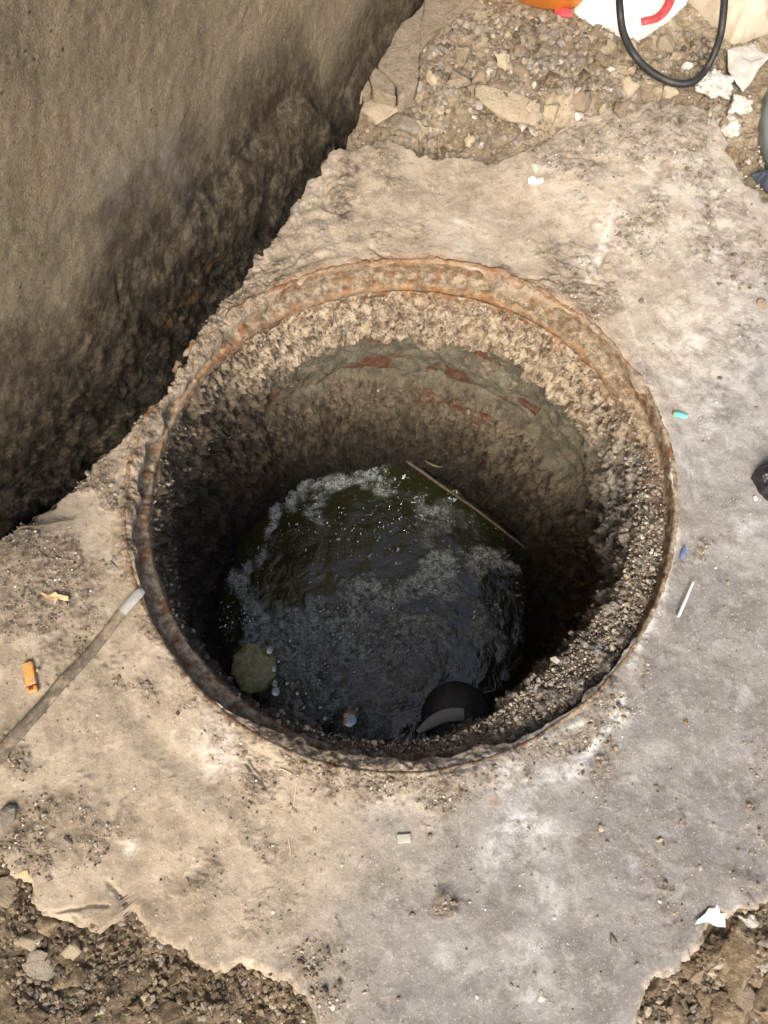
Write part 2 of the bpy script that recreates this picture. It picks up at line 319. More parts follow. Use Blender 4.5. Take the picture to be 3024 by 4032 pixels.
def masks_slab(x, y):
    su, sv = Sof(x, y, np.zeros_like(x))
    wx = fbm(x, y, 0, 9, 3, .5, 3) * 35; wy = fbm(x, y, 0, 9, 3, .5, 8) * 35
    u, v = su + wx, sv + wy
    cool_light = np.clip(sm(780, 1340, su * .8 + (sv - 1000) * .5 + wx * 3), 0, 1)  # warm left, grey right: the light's colour shift painted into the cement
    t = np.arctan2(y - C0[1], x - C0[0]); d = np.hypot(x - C0[0], y - C0[1]) - RH(t)
    dirt = blobs(u, v, DIRT_S)
    dirt = np.maximum(dirt, .75 * np.exp(-((d - .02) / .03) ** 2) * np.clip(np.exp(-(adiff(t, -75) / 40) ** 2) + .7 * np.exp(-(adiff(t, 140) / 35) ** 2), 0, 1))
    dirt = np.maximum(dirt, cover(t) * np.exp(-((d + .004) / .022) ** 2) * .85)
    dirt = np.clip(dirt * (1 + .7 * fbm(x, y, 0, 24, 4, .6, 23)) + .3 * sm(.15, .6, fbm(x, y, 0, 14, 5, .65, 21)), 0, 1); dirt = sm(.12, .72, dirt)
    bloom = np.maximum(blobs(u, v, BLOOM_S), strokes(su + wx * .2, sv + wy * .2, [(1325,465,1305,530,9,1.),(1305,530,1285,575,10,1.),(1285,575,1270,600,8,.7),(1345,1500,1325,1545,9,1.),(1320,1560,1225,1675,11,.9),(1215,1680,1090,1690,10,.7),(1425,900,1452,1010,6,.8),(1452,1010,1457,1150,6,.8),(1457,1150,1430,1290,7,.8),(1430,1290,1360,1430,8,.7),(1250,1560,1000,1655,7,.5),(1340,620,1425,900,5,.6),(985,480,1040,500,7,.7),(1380,360,1420,385,5,.8)]))
    rust = np.exp(-(d / .013) ** 2) * np.clip(.8 * np.exp(-(adiff(t, 72) / 45) ** 2) + .25 * np.exp(-(adiff(t, 165) / 40) ** 2), 0, 1) * (1 - .8 * cover(t))
    rust = np.maximum(rust, blobs(u, v, [(1120,1690,14,.35),(1080,1735,12,.4)]))
    return cool_light, dirt, np.clip(bloom, 0, 1), rust, d, t, su, sv
def slab_z(x, y, m=None):
    cool_light, dirt, bloom, rust, d, t, su, sv = m if m is not None else masks_slab(x, y)
    z = .006 * fbm(x, y, 0, 3.2, 3, .5, 5) + .0016 * fbm(x, y, 0, 22, 4, .55, 11)
    z = z + dirt * (.0015 + .0028 * np.abs(fbm(x, y, 0, 70, 3, .6, 2)) + .003 * np.clip(.55 - worley(x, y, 0 * x, 95, 3), 0, 1))
    # cement collar dressed round the frame, with the trough beside it at lower left
    z = z + .006 * np.exp(-((d - .012) / .022) ** 2) * (.4 + .6 * np.exp(-(adiff(t, -60) / 80) ** 2))
    z = z - .007 * np.exp(-((d - .075) / .018) ** 2) * np.exp(-(adiff(t, -128) / 16) ** 2) - .003 * np.exp(-((d - .03) / .008) ** 2) * np.exp(-(adiff(t, -15) / 45) ** 2)
    # scraped, layered cement at upper left of the ring
    lay = np.exp(-(adiff(t, 128) / 26) ** 2) * sm(.0, .03, d)
    z = z + lay * .004 * (np.sin(d * 190 + 3 * fbm(x, y, 0, 12, 3, .5, 6)) * .5 + 1.2 * fbm(x, y, 0, 40, 3, .6, 9))
    # small cracks, scratches, chips
    z = z - .0045 * strokes(su + 6 * pnoise(x * 60, y * 60), sv + 6 * pnoise(x * 60 + 9, y * 60), [(540,1640,575,1700,4,.9),(530,1650,560,1690,3,.8),(705,380,700,450,5,1.),(700,450,740,465,4,1.),(1090,600,1290,610,3,.5),(800,535,830,560,4,.9),(1310,540,1292,590,3,.7),(645,560,560,640,3,.8),(230,1905,280,1960,4,1.0),(280,1960,270,1980,5,1.4),(80,1975,230,1952,3,.8),(480,1510,560,1570,3,.3),(1240,330,1290,345,6,.8),(620,430,560,560,4,1.),(655,400,640,520,3,.6)])
    z = z - .003 * blobs(su, sv, [(735,440,36,1.6),(745,380,30,1.4),(1290,345,26,.8),(905,360,40,.6)]) + .006 * blobs(su, sv, [(955,1930,16,1.),(975,1965,14,1.)])
    cv = cover(t); inr = np.clip(-d + .004, 0, .05)
    z = z - inr * cv * (.15 + 14 * inr) + cv * np.exp(-((d + .005) / .022) ** 2) * (.005 + .007 * fbm(x, y, 0, 36, 4, .62, 36) + .007 * np.clip(.6 - worley(x, y, 0 * x, 60, 8), 0, 1))
    z = z + .035 * blobs(su, sv, [(0,1180,110,.9),(-80,1260,150,1.)]) + .004 * bloom * 0
    return z
def build_slab():
    NT, NR = 1640, 200
    t = np.linspace(0, 2 * np.pi, NT, endpoint=False)
    ri = RH(t) + .003 - cover(t) * (.020 + .010 * fbm(np.cos(t), np.sin(t), 0, 5, 3, .55, 35)); ro = RO(t)
    ro = ro * (1 + .0030 * fbm(np.cos(t) * 30, np.sin(t) * 30, 0, 1., 4, .65, 4) + .012 * np.round(3.2 * fbm(np.cos(t), np.sin(t), 0, 13, 2, .5, 17)) / 3.2 + .0035 * fbm(np.cos(t), np.sin(t), 0, 75, 2, .6, 19))
    f = np.linspace(0, 1, NR); f = .55 * f + .45 * f ** 1.6
    r = ri[:, None] + (ro - ri)[:, None] * f[None, :]
    x = C0[0] + r * np.cos(t)[:, None]; y = C0[1] + r * np.sin(t)[:, None]
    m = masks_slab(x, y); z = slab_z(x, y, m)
    e = (ro[:, None] - r)                                     # distance from the broken edge
    vis = sm(.02, .002, e)
    bev = np.clip(1 - (e + .006 * fbm(x, y, 0, 45, 4, .65, 31)) / .011, 0, 1)
    z = z - .013 * bev + .003 * bev * fbm(x, y, 0, 80, 3, .6, 32)
    dirtE = m[1] * (1 - .7 * vis)
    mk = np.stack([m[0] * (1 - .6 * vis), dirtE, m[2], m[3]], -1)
    # skirt rows: the broken edge going down, and the inner edge at the ring
    sk = []; skm = []
    for dz, dr in ((.012, .001), (.026, -.004), (.04, .002), (.06, -.01)):
        rr = ro * (1 + 0) + dr + .004 * fbm(np.cos(t) * 40, np.sin(t) * 40, dz * 60, 1., 3, .6, 14)
        sk.append(np.stack([C0[0] + rr * np.cos(t), C0[1] + rr * np.sin(t), z[:, -1] - dz], -1)); skm.append(np.stack([t * 0, t * 0 + .3, t * 0, t * 0], -1))
    inn = np.stack([x[:, 0] + .006 * np.cos(t), y[:, 0] + .006 * np.sin(t), z[:, 0] - .03], -1)
    P = np.concatenate([inn[:, None], np.stack([x, y, z], -1), np.stack(sk, 1)], 1)
    MK = np.concatenate([mk[:, :1], mk, np.stack(skm, 1)], 1)
    n, k = P.shape[:2]
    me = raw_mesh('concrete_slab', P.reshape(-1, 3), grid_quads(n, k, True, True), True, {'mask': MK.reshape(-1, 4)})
    return tag(link('concrete_slab', me, M_slab), 'worn beige and grey cement slab with broken edges around the round manhole opening', kind='structure')
SLAB = build_slab()

# ------------------------------------------------------------------ ground
GZ = [(100,2100,-.045),(300,2100,-.055),(500,2180,-.05),(0,2000,-.035),(620,2212,-.05),(1500,2150,-.03),(1600,2050,-.012),(1450,2200,-.04),(1659,2200,-.03),(1640,1980,-.008),
      (720,300,-.085),(680,350,-.085),(660,330,-.08),(760,290,-.05),(735,255,-.03),(760,190,.0),(830,120,.0),(900,40,.0),(860,270,-.02),(905,320,-.055),(930,327,-.05),(960,318,-.03),(890,310,-.05),(1000,230,.012),(1050,310,-.012),(1120,310,-.008),(1200,290,-.012),(1100,200,.03),(1200,230,.03),(1050,130,.02),(1000,80,.012),(1150,80,.016),(1300,150,.02),(1300,270,-.02),(1280,205,.012),(1400,250,-.02),(1400,190,.008),(1500,280,-.02),(1550,280,-.02),(1600,300,-.02),(1640,380,-.02),(1640,200,-.01),(1450,80,.0),(1250,40,.01),(1550,150,.004),
      (540,560,-.06),(400,780,-.05),(200,1020,-.05),(1000,-200,.0),(1600,-200,.0),(1900,300,-.03),(2000,2000,-.04),(-300,2000,-.05),(800,2500,-.06),(1200,1100,-.055),(800,700,-.055),(1300,500,-.055),(600,1500,-.055),(1500,1200,-.055),(1300,1800,-.055),(600,1900,-.055),(1000,2000,-.055)]
_gz = np.array(GZ); _gx, _gy = G(_gz[:, 0], _gz[:, 1], 0)
def ground_z(x, y):
    x = np.asarray(x, float); y = np.asarray(y, float)
    num = np.zeros(x.shape); den = np.zeros(x.shape)
    for a, b, c in zip(_gx, _gy, _gz[:, 2]):
        q = 1 / (((x - a) ** 2 + (y - b) ** 2) + 1e-5) ** 1.7; num += q * c; den += q
    z = num / den
    far = sm(1.6, 3.0, np.hypot(x - .06, y - .4)); z = z * (1 - far) - .04 * far
    a = .9
    z = z + a * (.006 * fbm(x, y, 0, 9, 3, .5, 41) + .004 * fbm(x, y, 0, 38, 4, .6, 43))
    su, sv = Sof(x, y, 0 * x)
    hp = np.clip(blobs(su, sv, [(1000,230,100,1.),(1110,170,110,1.),(1200,210,90,.8),(1010,150,80,.7),(1060,280,50,.8),(1290,160,60,.5)]) * 1.3, 0, 1)
    bt = sm(1850, 1950, sv)
    wl = worley(x + .006 * fbm(x, y, 0, 40, 2, .5, 3), y, 0 * x, 17, 15)
    z = z + hp * (.030 * np.clip(.66 - wl, 0, .42) + .018 * np.clip(.66 - worley(x, y, 0 * x, 33, 19), 0, .45)) + bt * .016 * np.clip(.62 - worley(x, y, 0 * x, 24, 21), 0, .4)
    z = z + .0085 * np.clip(.62 - worley(x, y, 0 * x, 46, 5), 0, 1) + .006 * np.clip(.6 - worley(x, y, 0 * x, 100, 9), 0, 1)
    return z
def hole_mask(x, y): return np.hypot(x - C0[0], y - C0[1]) < .40
def build_ground():
    def axis(lo, hi, st, far, nf):
        c = np.arange(lo, hi + 1e-6, st); g = np.geomspace(st * 2, far, nf)
        return np.concatenate([(lo - np.cumsum(g * 0 + g))[::-1], c, hi + np.cumsum(g)])
    xs = axis(-.62, .80, .005, 14, 22); ys = axis(-.42, 1.36, .005, 14, 22)
    X, Y = np.meshgrid(xs, ys, indexing='ij'); Z = ground_z(X, Y)
    q = grid_quads(len(xs), len(ys)); V = np.stack([X, Y, Z], -1).reshape(-1, 3)
    h = hole_mask(V[:, 0], V[:, 1]); q = q[~h[q].any(1)]
    su, sv = Sof(V[:, 0], V[:, 1], V[:, 2]); pl = sm(520, 380, sv) * (.35 + .65 * sm(-.2, .3, fbm(V[:, 0], V[:, 1], 0, 9, 3, .5, 44)))
    return tag(link('ground', raw_mesh('ground', V, q, True, {'mask': np.c_[pl, pl, pl, pl]}), M_soil), 'loose brown soil and rubble around the cement slab', kind='structure')
GROUND = build_ground()

# ------------------------------------------------------------------ wall
B4 = np.array([-.2900, .4588]); WD = np.array([.4504, .8928]); WN = np.array([.8928, -.4504])
def Wof(su, sv):
    r0, r1 = su * K - 1512, sv * K - 2016
    wv = np.array([r0 * WX[0] + r1 * WX[1] + FOC * WX[2], r0 * WY[0] + r1 * WY[1] + FOC * WY[2], r0 * WU[0] + r1 * WU[1] + FOC * WU[2]])
    t = (B4 @ WN) / (wv[:2] @ WN); p = np.array([0, 0, 1.]) + t * wv
    return (p[:2] - B4) @ WD, p[2]
_lay = np.array([Wof(*s) for s in [(0,930),(120,800),(270,650),(330,560),(400,490),(440,430),(480,390),(530,330),(580,262),(620,215),(645,200),(680,222),(694,250)]])
def build_wall():
    A = np.concatenate([[-2.2, -1.6, -1.1, -.8, -.6, -.5], np.arange(-.42, 1.1, .0032), [1.15, 1.25, 1.4, 1.7, 2.2, 3.0]])
    H = np.concatenate([[-.14, -.11], np.arange(-.09, .64, .0034), [.66, .7, .76, .85, 1., 1.3, 1.7, 2.3]])
    a, h = np.meshgrid(A, H, indexing='ij')
    x0, y0 = B4[0] + a * WD[0], B4[1] + a * WD[1]
    top = np.interp(a, _lay[:, 0], _lay[:, 1], left=_lay[0, 1], right=-.2)
    wob = .03 * fbm(a, h, 0, 9, 4, .6, 51) * (1 - .75 * sm(.2, .36, a))
    low = sm(.03, -.035, h - top + wob)                        # lower, rougher render coat
    edge_r = sm(_lay[-1, 0] + .012, _lay[-1, 0] - .004, a + .012 * fbm(a, h, 0, 30, 3, .6, 55))
    low = low * edge_r
    tip = sm(.10, .36, a)
    d = .0030 * fbm(a, h, 0, 6, 3, .5, 61) + .0008 * fbm(a, h, 0, 60, 4, .65, 62) - .0022 * np.clip(.22 - worley(a, h, 0 * a, 34, 18), 0, 1) / .22 * sm(0, .4, fbm(a, h, 0, 9, 2, .5, 66))
    d = d + low * (.003 + .018 * tip) * sm(.004, -.006, h - top + wob)
    rough = low * (.45 + .55 * sm(.02, -.16, h - top))
    d = d + rough * (.0075 * fbm(a, h * .75, 0, 26, 5, .62, 63) + .007 * np.clip(.6 - worley(a, h * .8, 0 * a, 55, 4), 0, 1) - .004)
    base = sm(.10, -.01, h)
    d = d + base * sm(.62, .4, a) * (.012 * fbm(a, h, 0, 14, 4, .6, 64) + .004)
    d = d - .078 * sm(.06, -.27, a) * sm(.30, .0, h) * sm(-1.2, -.42, a)       # hollowed foot of the wall at left
    d = d + .018 * sm(.05, -.01, h) * sm(.45, .6, a)          # cement fillet at the far foot
    crack = np.zeros_like(a)
    for (s0, s1, wd) in [((255,600),(262,650),.002),((480,700),(505,760),.002),((770,145),(735,215),.003)]:
        p0, p1 = Wof(*s0), Wof(*s1); crack = np.maximum(crack, strokes(a + .004 * pnoise(a * 60, h * 60), h, [(*p0, *p1, wd, 1.)]))
    d = d - .006 * crack
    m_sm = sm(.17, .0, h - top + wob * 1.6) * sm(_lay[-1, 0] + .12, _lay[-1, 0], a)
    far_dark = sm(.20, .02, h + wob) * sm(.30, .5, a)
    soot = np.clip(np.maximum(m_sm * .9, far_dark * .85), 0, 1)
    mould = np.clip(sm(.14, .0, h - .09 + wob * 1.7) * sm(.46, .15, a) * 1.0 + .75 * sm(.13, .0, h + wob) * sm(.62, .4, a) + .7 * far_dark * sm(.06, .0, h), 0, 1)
    pale = .0 * a
    for (s, r, st) in [((400,430),.05,.7),((330,520),.04,.6),((250,430),.06,.5),((370,350),.05,.5),((420,470),.03,.8),((560,300),.05,.0)]:
        p = Wof(*s); pale = np.maximum(pale, st * np.exp(-((a - p[0]) ** 2 + (h - p[1]) ** 2) / r ** 2))
    rust = .0 * a
    for (s, r, st) in [((450,570),.02,.9),((430,590),.018,.8),((405,640),.025,.7),((370,690),.02,.6),((90,360),.02,.5)]:
        p = Wof(*s); rust = np.maximum(rust, st * np.exp(-((a - p[0]) ** 2 + (h - p[1]) ** 2) / r ** 2))
    P = np.stack([x0 + d * WN[0], y0 + d * WN[1], h], -1)
    n, k = a.shape
    top_b = P[:, -1] - np.r_[WN * .22, 0]; bot_b = P[:, 0] - np.r_[WN * .22, 0]
    P = np.concatenate([P, top_b[:, None], bot_b[:, None]], 1)
    MK = np.stack([soot, mould, pale, rust], -1); MK = np.concatenate([MK, MK[:, -1:], MK[:, -1:]], 1)
    q = grid_quads(n, k + 2); V = P.reshape(-1, 3)
    me = raw_mesh('plastered_wall', V, q, True, {'mask': MK.reshape(-1, 4)})
    o = link('plastered_wall', me, M_wall)
    return tag(o, 'tall beige plastered wall with sooty crumbling foot beside the manhole', 'wall')
WALL = build_wall()

# ------------------------------------------------------------------ iron frame
def build_frame():
    NT = 1100; t = np.linspace(0, 2 * np.pi, NT, endpoint=False); R = RH(t)
    prof = [(.006, -.03), (.0055, .0005), (.003, .002), (.0, .0012), (-.001, -.003), (-.0012, -.008), (-.0012, -.013), (-.0015, -.018), (-.0015, -.023), (-.002, -.027), (-.003, -.0295), (-.007, -.031), (-.011, -.0315), (-.015, -.0315), (-.018, -.032), (-.0205, -.033), (-.0215, -.036), (-.022, -.041), (-.022, -.048), (-.022, -.056), (-.016, -.06)]
    rows = []; mk = []
    for i, (dr, z) in enumerate(prof):
        nz = fbm(np.cos(t) * .37, np.sin(t) * .37, i * .006, 45, 4, .6, 71)
        nz2 = fbm(np.cos(t) * .37, np.sin(t) * .37, i * .006, 14, 3, .6, 75)
        nz3 = fbm(np.cos(t) * .37, np.sin(t) * .37, i * .008, 110, 4, .65, 79)
        rr = R + dr + .0006 * nz + .0008 * nz2 + .0010 * nz3; zz = z + .0006 * nz + .0006 * nz2 + .0010 * nz3 + slab_z(C0[0] + R * np.cos(t), C0[1] + R * np.sin(t)) * (1. if i else 1.)
        rows.append(np.stack([C0[0] + rr * np.cos(t), C0[1] + rr * np.sin(t), zz], -1))
        back = np.exp(-(adiff(t, 80) / 58) ** 2)
        br = back * (1.0 if i in (2, 3, 4) or 14 <= i <= 17 else .3) + 0.42 * np.exp(-(adiff(t, 168) / 30) ** 2) + .25 * np.exp(-(adiff(t, -130) / 30) ** 2)
        dirt = (.95 if 6 <= i <= 14 else .6) + .8 * (i in (1, 2, 3)) * (1 - back) + .5 * np.exp(-(adiff(t, -75) / 40) ** 2) + .3 * np.exp(-(adiff(t, 0) / 30) ** 2) + .4 * np.exp(-(adiff(t, 188) / 40) ** 2)
        mk.append(np.stack([np.clip(dirt * np.ones_like(t), 0, 1), np.clip(br, 0, 1), t * 0, t * 0], -1))
    P = np.stack(rows, 1); me = raw_mesh('manhole_ring', P.reshape(-1, 3), grid_quads(NT, len(prof), True, False), True, {'mask': np.stack(mk, 1).reshape(-1, 4)})
    return tag(link('manhole_ring', me, M_rust), 'rusty round iron manhole frame set in the cement, without its cover', 'manhole ring')
FRAME = build_frame()

# ------------------------------------------------------------------ shaft
def prot(t):
    return .033 * np.exp(-(adiff(t, -48) / 27) ** 2) + .015 * np.exp(-(adiff(t, -5) / 24) ** 2) + .010 * np.exp(-(adiff(t, -98) / 24) ** 2)
def shaft_base(t, d):
    """radius and centre at depth d"""
    k = np.clip(d / .62, 0, 1.2); sc = RH(t) / .3675
    back = np.clip(np.exp(-(np.maximum(np.abs(adiff(t, 70)) - 36, 0) / 18) ** 2), 0, 1)
    wv = .022 * fbm(np.cos(t), np.sin(t), 0 * t, 3.2, 4, .6, 37)
    rc = .346 * sc - prot(t) * sm(.30, .07, d)
    band = sm(.150, .166, d + wv) * sm(.310, .285, d + wv * .7) * back
    low = sm(.12, .34, d)
    r = rc * (1 - low) + (.352 - .023 * sm(.30, .62, d)) * low
    r = r + band * .013 - .010 * back * sm(.285, .31, d) * sm(.42, .33, d)
    cx = C0[0] + (C1[0] - C0[0]) * k; cy = C0[1] + (C1[1] - C0[1]) * k
    return r, cx, cy, band, back
def shaft_point(t, d):
    r, cx, cy, band, back = shaft_base(t, d)
    X, Y = np.cos(t) * .36, np.sin(t) * .36
    rough = (1 - .82 * band)
    collar = sm(.16, .12, d)
    w1 = np.clip(.62 - worley(X, Y, -d, 42, 6), 0, 1); w2 = np.clip(.62 - worley(X, Y, -d, 100, 11), 0, 1)
    rg = 1 - 2 * np.abs(fbm(X, Y, -d * 2.2, 22, 4, .6, 85))
    n = .015 * fbm(X, Y, -d * 1.9, 12, 3, .5, 81) + rough * (.013 * fbm(X, Y, -d * 2.2, 28, 5, .66, 82) + .007 * rg * np.abs(rg) + .006 * (1 - 2 * np.abs(fbm(X, Y, -d * 1.6, 60, 3, .65, 86))) + .004 * w1 + .003 * w2 - .003) + .0022 * (1 - rough) * fbm(X, Y, -d, 38, 4, .62, 84)
    n = n * sm(.028, .06, d + .02 * np.clip(prot(t) / .03, 0, 1))
    r = r - n * (1 - .15 * np.clip(prot(t) / .03, 0, 1) * collar)
    return r, cx, cy, band, back, collar
def build_shaft():
    NT = 1000; t1 = np.linspace(0, 2 * np.pi, NT, endpoint=False)
    ds = np.concatenate([np.linspace(.036, .36, 150), np.linspace(.363, .72, 95)])
    t, d = np.meshgrid(t1, ds, indexing='ij')
    r, cx, cy, band, back, collar = shaft_point(t, d)
    x, y, z = cx + r * np.cos(t), cy + r * np.sin(t), -d
    # packed dirt lying on the ledge where the collar bulges
    rows = []
    pr = np.clip(prot(t1) / .03, 0, 1)
    for f in np.linspace(0, 1, 26)[:-1]:
        r0 = RH(t1) - .003; r1 = r[:, 0]
        rr = r0 + (r1 - r0) * f
        X, Y = C0[0] + rr * np.cos(t1), C0[1] + rr * np.sin(t1)
        zt = -.038 + pr * (.022 - .012 * f ** 2) + (pr * .9 + .0) * (.013 * fbm(X, Y, 0, 30, 5, .70, 87) + .006 * (1 - 2 * np.abs(fbm(X, Y, 0, 58, 3, .6, 88)))) - (1 - pr) * .004
        rows.append(np.stack([X, Y, zt], -1))
    P = np.concatenate([np.stack(rows, 1), np.stack([x, y, z], -1)], 1)
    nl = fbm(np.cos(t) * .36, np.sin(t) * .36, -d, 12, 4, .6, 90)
    light = np.clip((sm(.24, .12, d + .04 * nl) * (.12 + .88 * np.clip(np.exp(-(np.maximum(np.abs(adiff(t, 65)) - 55, 0) / 24) ** 2), 0, 1)) + .30 * sm(.50, .24, d + .09 * nl) * back), 0, 1)  # pale concrete over dark muck, with shade by depth and side painted in
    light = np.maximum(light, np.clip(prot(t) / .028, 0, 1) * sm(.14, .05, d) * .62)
    wet_shade = sm(.40, .60, d + .05 * nl) * .9 + .5 * sm(.08, .2, d) * np.exp(-(adiff(t, 200) / 60) ** 2)  # wetness by the water; second term paints the shaded left side darker
    rust = np.clip(sm(.075, .04, d) * np.exp(-(adiff(t, 70) / 50) ** 2) + .6 * sm(.5, .9, nl) * back * sm(.2, .05, d), 0, 1)
    MK = np.stack([light, band, np.clip(wet_shade, 0, 1), rust], -1)
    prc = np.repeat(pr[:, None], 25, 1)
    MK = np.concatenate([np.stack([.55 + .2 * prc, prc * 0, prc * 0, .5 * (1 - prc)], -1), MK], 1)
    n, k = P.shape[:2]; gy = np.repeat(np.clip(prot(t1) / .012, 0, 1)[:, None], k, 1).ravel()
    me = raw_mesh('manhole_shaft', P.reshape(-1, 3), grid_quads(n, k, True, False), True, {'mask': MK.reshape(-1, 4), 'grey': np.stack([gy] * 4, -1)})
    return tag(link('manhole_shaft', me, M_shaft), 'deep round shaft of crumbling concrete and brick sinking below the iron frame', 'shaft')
SHAFT = build_shaft()
M_brick = mat_stone('red_brick', (.10, .045, .03), (.155, .07, .045), (.2, .15, .1), .25)
def build_bricks():
    for ci, (dc, off) in enumerate(((.192, 12), (.276, -4), (.352, 15))):
        deg = 46 + off * .5
        while deg < (104, 106, 96)[ci]:
            span = random.uniform(27, 32)
            if ci == 2 and not 40 < deg < 80: deg += span + 3; continue
            n = 9; t = np.radians(np.linspace(deg, deg + span, n))
            r, cx, cy, band, back = shaft_base(t, np.full(n, dc))
            proud = (random.uniform(-.0055, -.0030), random.uniform(-.0022, .0008), random.uniform(-.001, .003))[ci]
            hh = .031 + random.uniform(-.003, .002); V = []
            for i in range(n):
                e = .0025 if i in (0, n - 1) else 0
                for (rr, zz) in ((r[i] - proud + e + .002, dc - hh), (r[i] - proud - .0005 + e, dc - hh + .004), (r[i] - proud - .001 + e, dc + hh - .004), (r[i] - proud + e + .002, dc + hh), (r[i] + .06, dc + hh), (r[i] + .06, dc - hh)):
                    jit = .0012 * random.uniform(-1, 1)
                    V.append((cx[i] + (rr + jit) * math.cos(t[i]), cy[i] + (rr + jit) * math.sin(t[i]), -zz + jit))
            V = np.array(V); c = V.mean(0); F = []
            for i in range(n - 1):
                for j in range(6):
                    a, b2 = i * 6 + j, i * 6 + (j + 1) % 6; F.append((a, a + 6, b2 + 6, b2))
            me = bpy.data.meshes.new('brick'); me.from_pydata([tuple(v) for v in V - c], [], F + [tuple(range(5, -1, -1)), tuple(range((n - 1) * 6, n * 6))])
            link('brick', me, M_brick, SHAFT, c); deg += span + random.uniform(2, 4)
build_bricks()

# ------------------------------------------------------------------ water
def foam_mask(x, y):
    su, sv = Sof(x, y, np.full_like(x, WATER_Z))
    wx, wy = fbm(x, y, 0, 8, 4, .55, 91), fbm(x, y, 0, 8, 4, .55, 93)
    u, v = su + 55 * wx, sv + 55 * wy
    m = strokes(u, v, [(1110,1180,1040,1180,45,.75),(1060,1190,900,1260,45,.9),(900,1260,760,1290,50,.85),(760,1290,640,1350,60,.8),(640,1350,600,1400,50,.8),(480,1240,540,1330,35,.85),(540,1330,640,1430,38,.8),(640,1430,700,1480,50,.8),(820,1030,690,1060,38,.6),(690,1060,570,1150,22,.6),(570,1150,500,1230,18,.5),(900,1100,960,1150,40,.35),(950,1300,1000,1380,60,.45),(740,1400,920,1380,60,.6),(690,1480,780,1570,55,.75),(780,1470,900,1450,50,.5),(620,1500,700,1560,35,.5),(900,1530,820,1570,35,.5),(1000,1420,1080,1380,35,.4),(1100,1040,1130,1140,25,.5),(1090,1280,1110,1420,20,.35)])
    m = np.clip(m * 1.15 * (1 + .9 * fbm(x, y, 0, 22, 5, .65, 95)) - .10, 0, 1)
    return sm(.09, .78, m), su, sv
def build_water():
    NT, NR = 260, 150; t = np.linspace(0, 2 * np.pi, NT, endpoint=False); f = np.linspace(.0, 1, NR)
    r = (R_WATER + .04) * f; x = C1[0] + r[None] * np.cos(t)[:, None]; y = C1[1] + r[None] * np.sin(t)[:, None]
    fm, su, sv = foam_mask(x, y)
    z = WATER_Z + .0012 * fbm(x, y, 0, 14, 3, .5, 97) + .0008 * fm
    MK = np.stack([fm, fm * 0, fm * 0, fm * 0], -1)
    me = raw_mesh('water', np.stack([x, y, z], -1).reshape(-1, 3), grid_quads(NT, NR, True, True), True, {'mask': MK.reshape(-1, 4)})
    return tag(link('water', me, M_water), 'dark foul water with foam and bubbles at the bottom of the manhole', kind='structure')
WATER = build_water()

# ------------------------------------------------------------------ grit, foam specks: uncountable stuff
_ico = bmesh.new(); bmesh.ops.create_icosphere(_ico, subdivisions=1, radius=1)
ICO_V = np.array([v.co[:] for v in _ico.verts]); ICO_F = np.array([[v.index for v in f.verts] for f in _ico.faces]); _ico.free()
def grains(name, P, S, tint, mat, flat=.75, label=None, N=None, smooth=False):
    n = len(P); T = 12
    tmpl = ICO_V[None] * (1 + .35 * rng.normal(size=(T, 12, 1)).clip(-1.2, 1.2) * .7)
    q = rng.normal(size=(n, 4)); q /= np.linalg.norm(q, axis=1)[:, None]
    w_, a, b, c = q.T
    Rm = np.stack([1-2*(b*b+c*c), 2*(a*b-c*w_), 2*(a*c+b*w_), 2*(a*b+c*w_), 1-2*(a*a+c*c), 2*(b*c-a*w_), 2*(a*c-b*w_), 2*(b*c+a*w_), 1-2*(a*a+b*b)], -1).reshape(n, 3, 3)
    sc = S[:, None] * (1 + .3 * rng.uniform(-1, 1, (n, 3)))
    V = np.einsum('nij,nkj->nki', Rm, tmpl[rng.integers(0, T, n)] * sc[:, None, :])
    V[..., 2] *= flat
    V = V + P[:, None, :]
    F = (ICO_F[None] + (np.arange(n) * 12)[:, None, None]).reshape(-1, 3)
    col = np.repeat(tint, 12, 0)
    o = link(name, raw_mesh(name, V.reshape(-1, 3), F, smooth, {'tint': col}), mat)
    return tag(o, label, kind='stuff')
PAL = np.array([(.27,.225,.165),(.20,.16,.115),(.36,.315,.245),(.13,.105,.075),(.30,.28,.25),(.56,.53,.47),(.09,.075,.06)])
def tints(n, p): 
    p = np.array(p, float); p /= p.sum(); c = PAL[rng.choice(len(PAL), n, p=p)]
    return c * rng.uniform(.75, 1.25, (n, 1))
def grit_slab():
    n = 260000; su = rng.uniform(-60, 1720, n); sv = rng.uniform(230, 2270, n); x, y = G(su, sv, 0)
    t = np.arctan2(y - C0[1], x - C0[0]); r = np.hypot(x - C0[0], y - C0[1])
    k = (r > RH(t) + .004) & (r < RO(t) - .004); x, y = x[k], y[k]
    m = masks_slab(x, y); keep = rng.random(len(x)) < (.008 + .30 * m[1] ** 1.6 * (.4 + 1.2 * np.clip(fbm(x, y, 0, 25, 3, .6, 49) + .3, 0, 1)))
    x, y = x[keep], y[keep]; m = tuple(a[keep] for a in m)
    z = slab_z(x, y, m); s = .0006 + .0015 * rng.random(len(x)) ** 2.5 + (rng.random(len(x)) < .05) * .0026 * rng.random(len(x))
    tn = np.where((m[1] > .35)[:, None], tints(len(x), (4, 3, 4, 2, 3, 1.1, 1.2)), tints(len(x), (3, 1, 5, .4, 4, 1.6, .15)))
    grains('grit', np.c_[x, y, z + s * .3], s, tn, M_grain, .7, 'fine grit and crumbs strewn over the cement slab')
grit_slab()
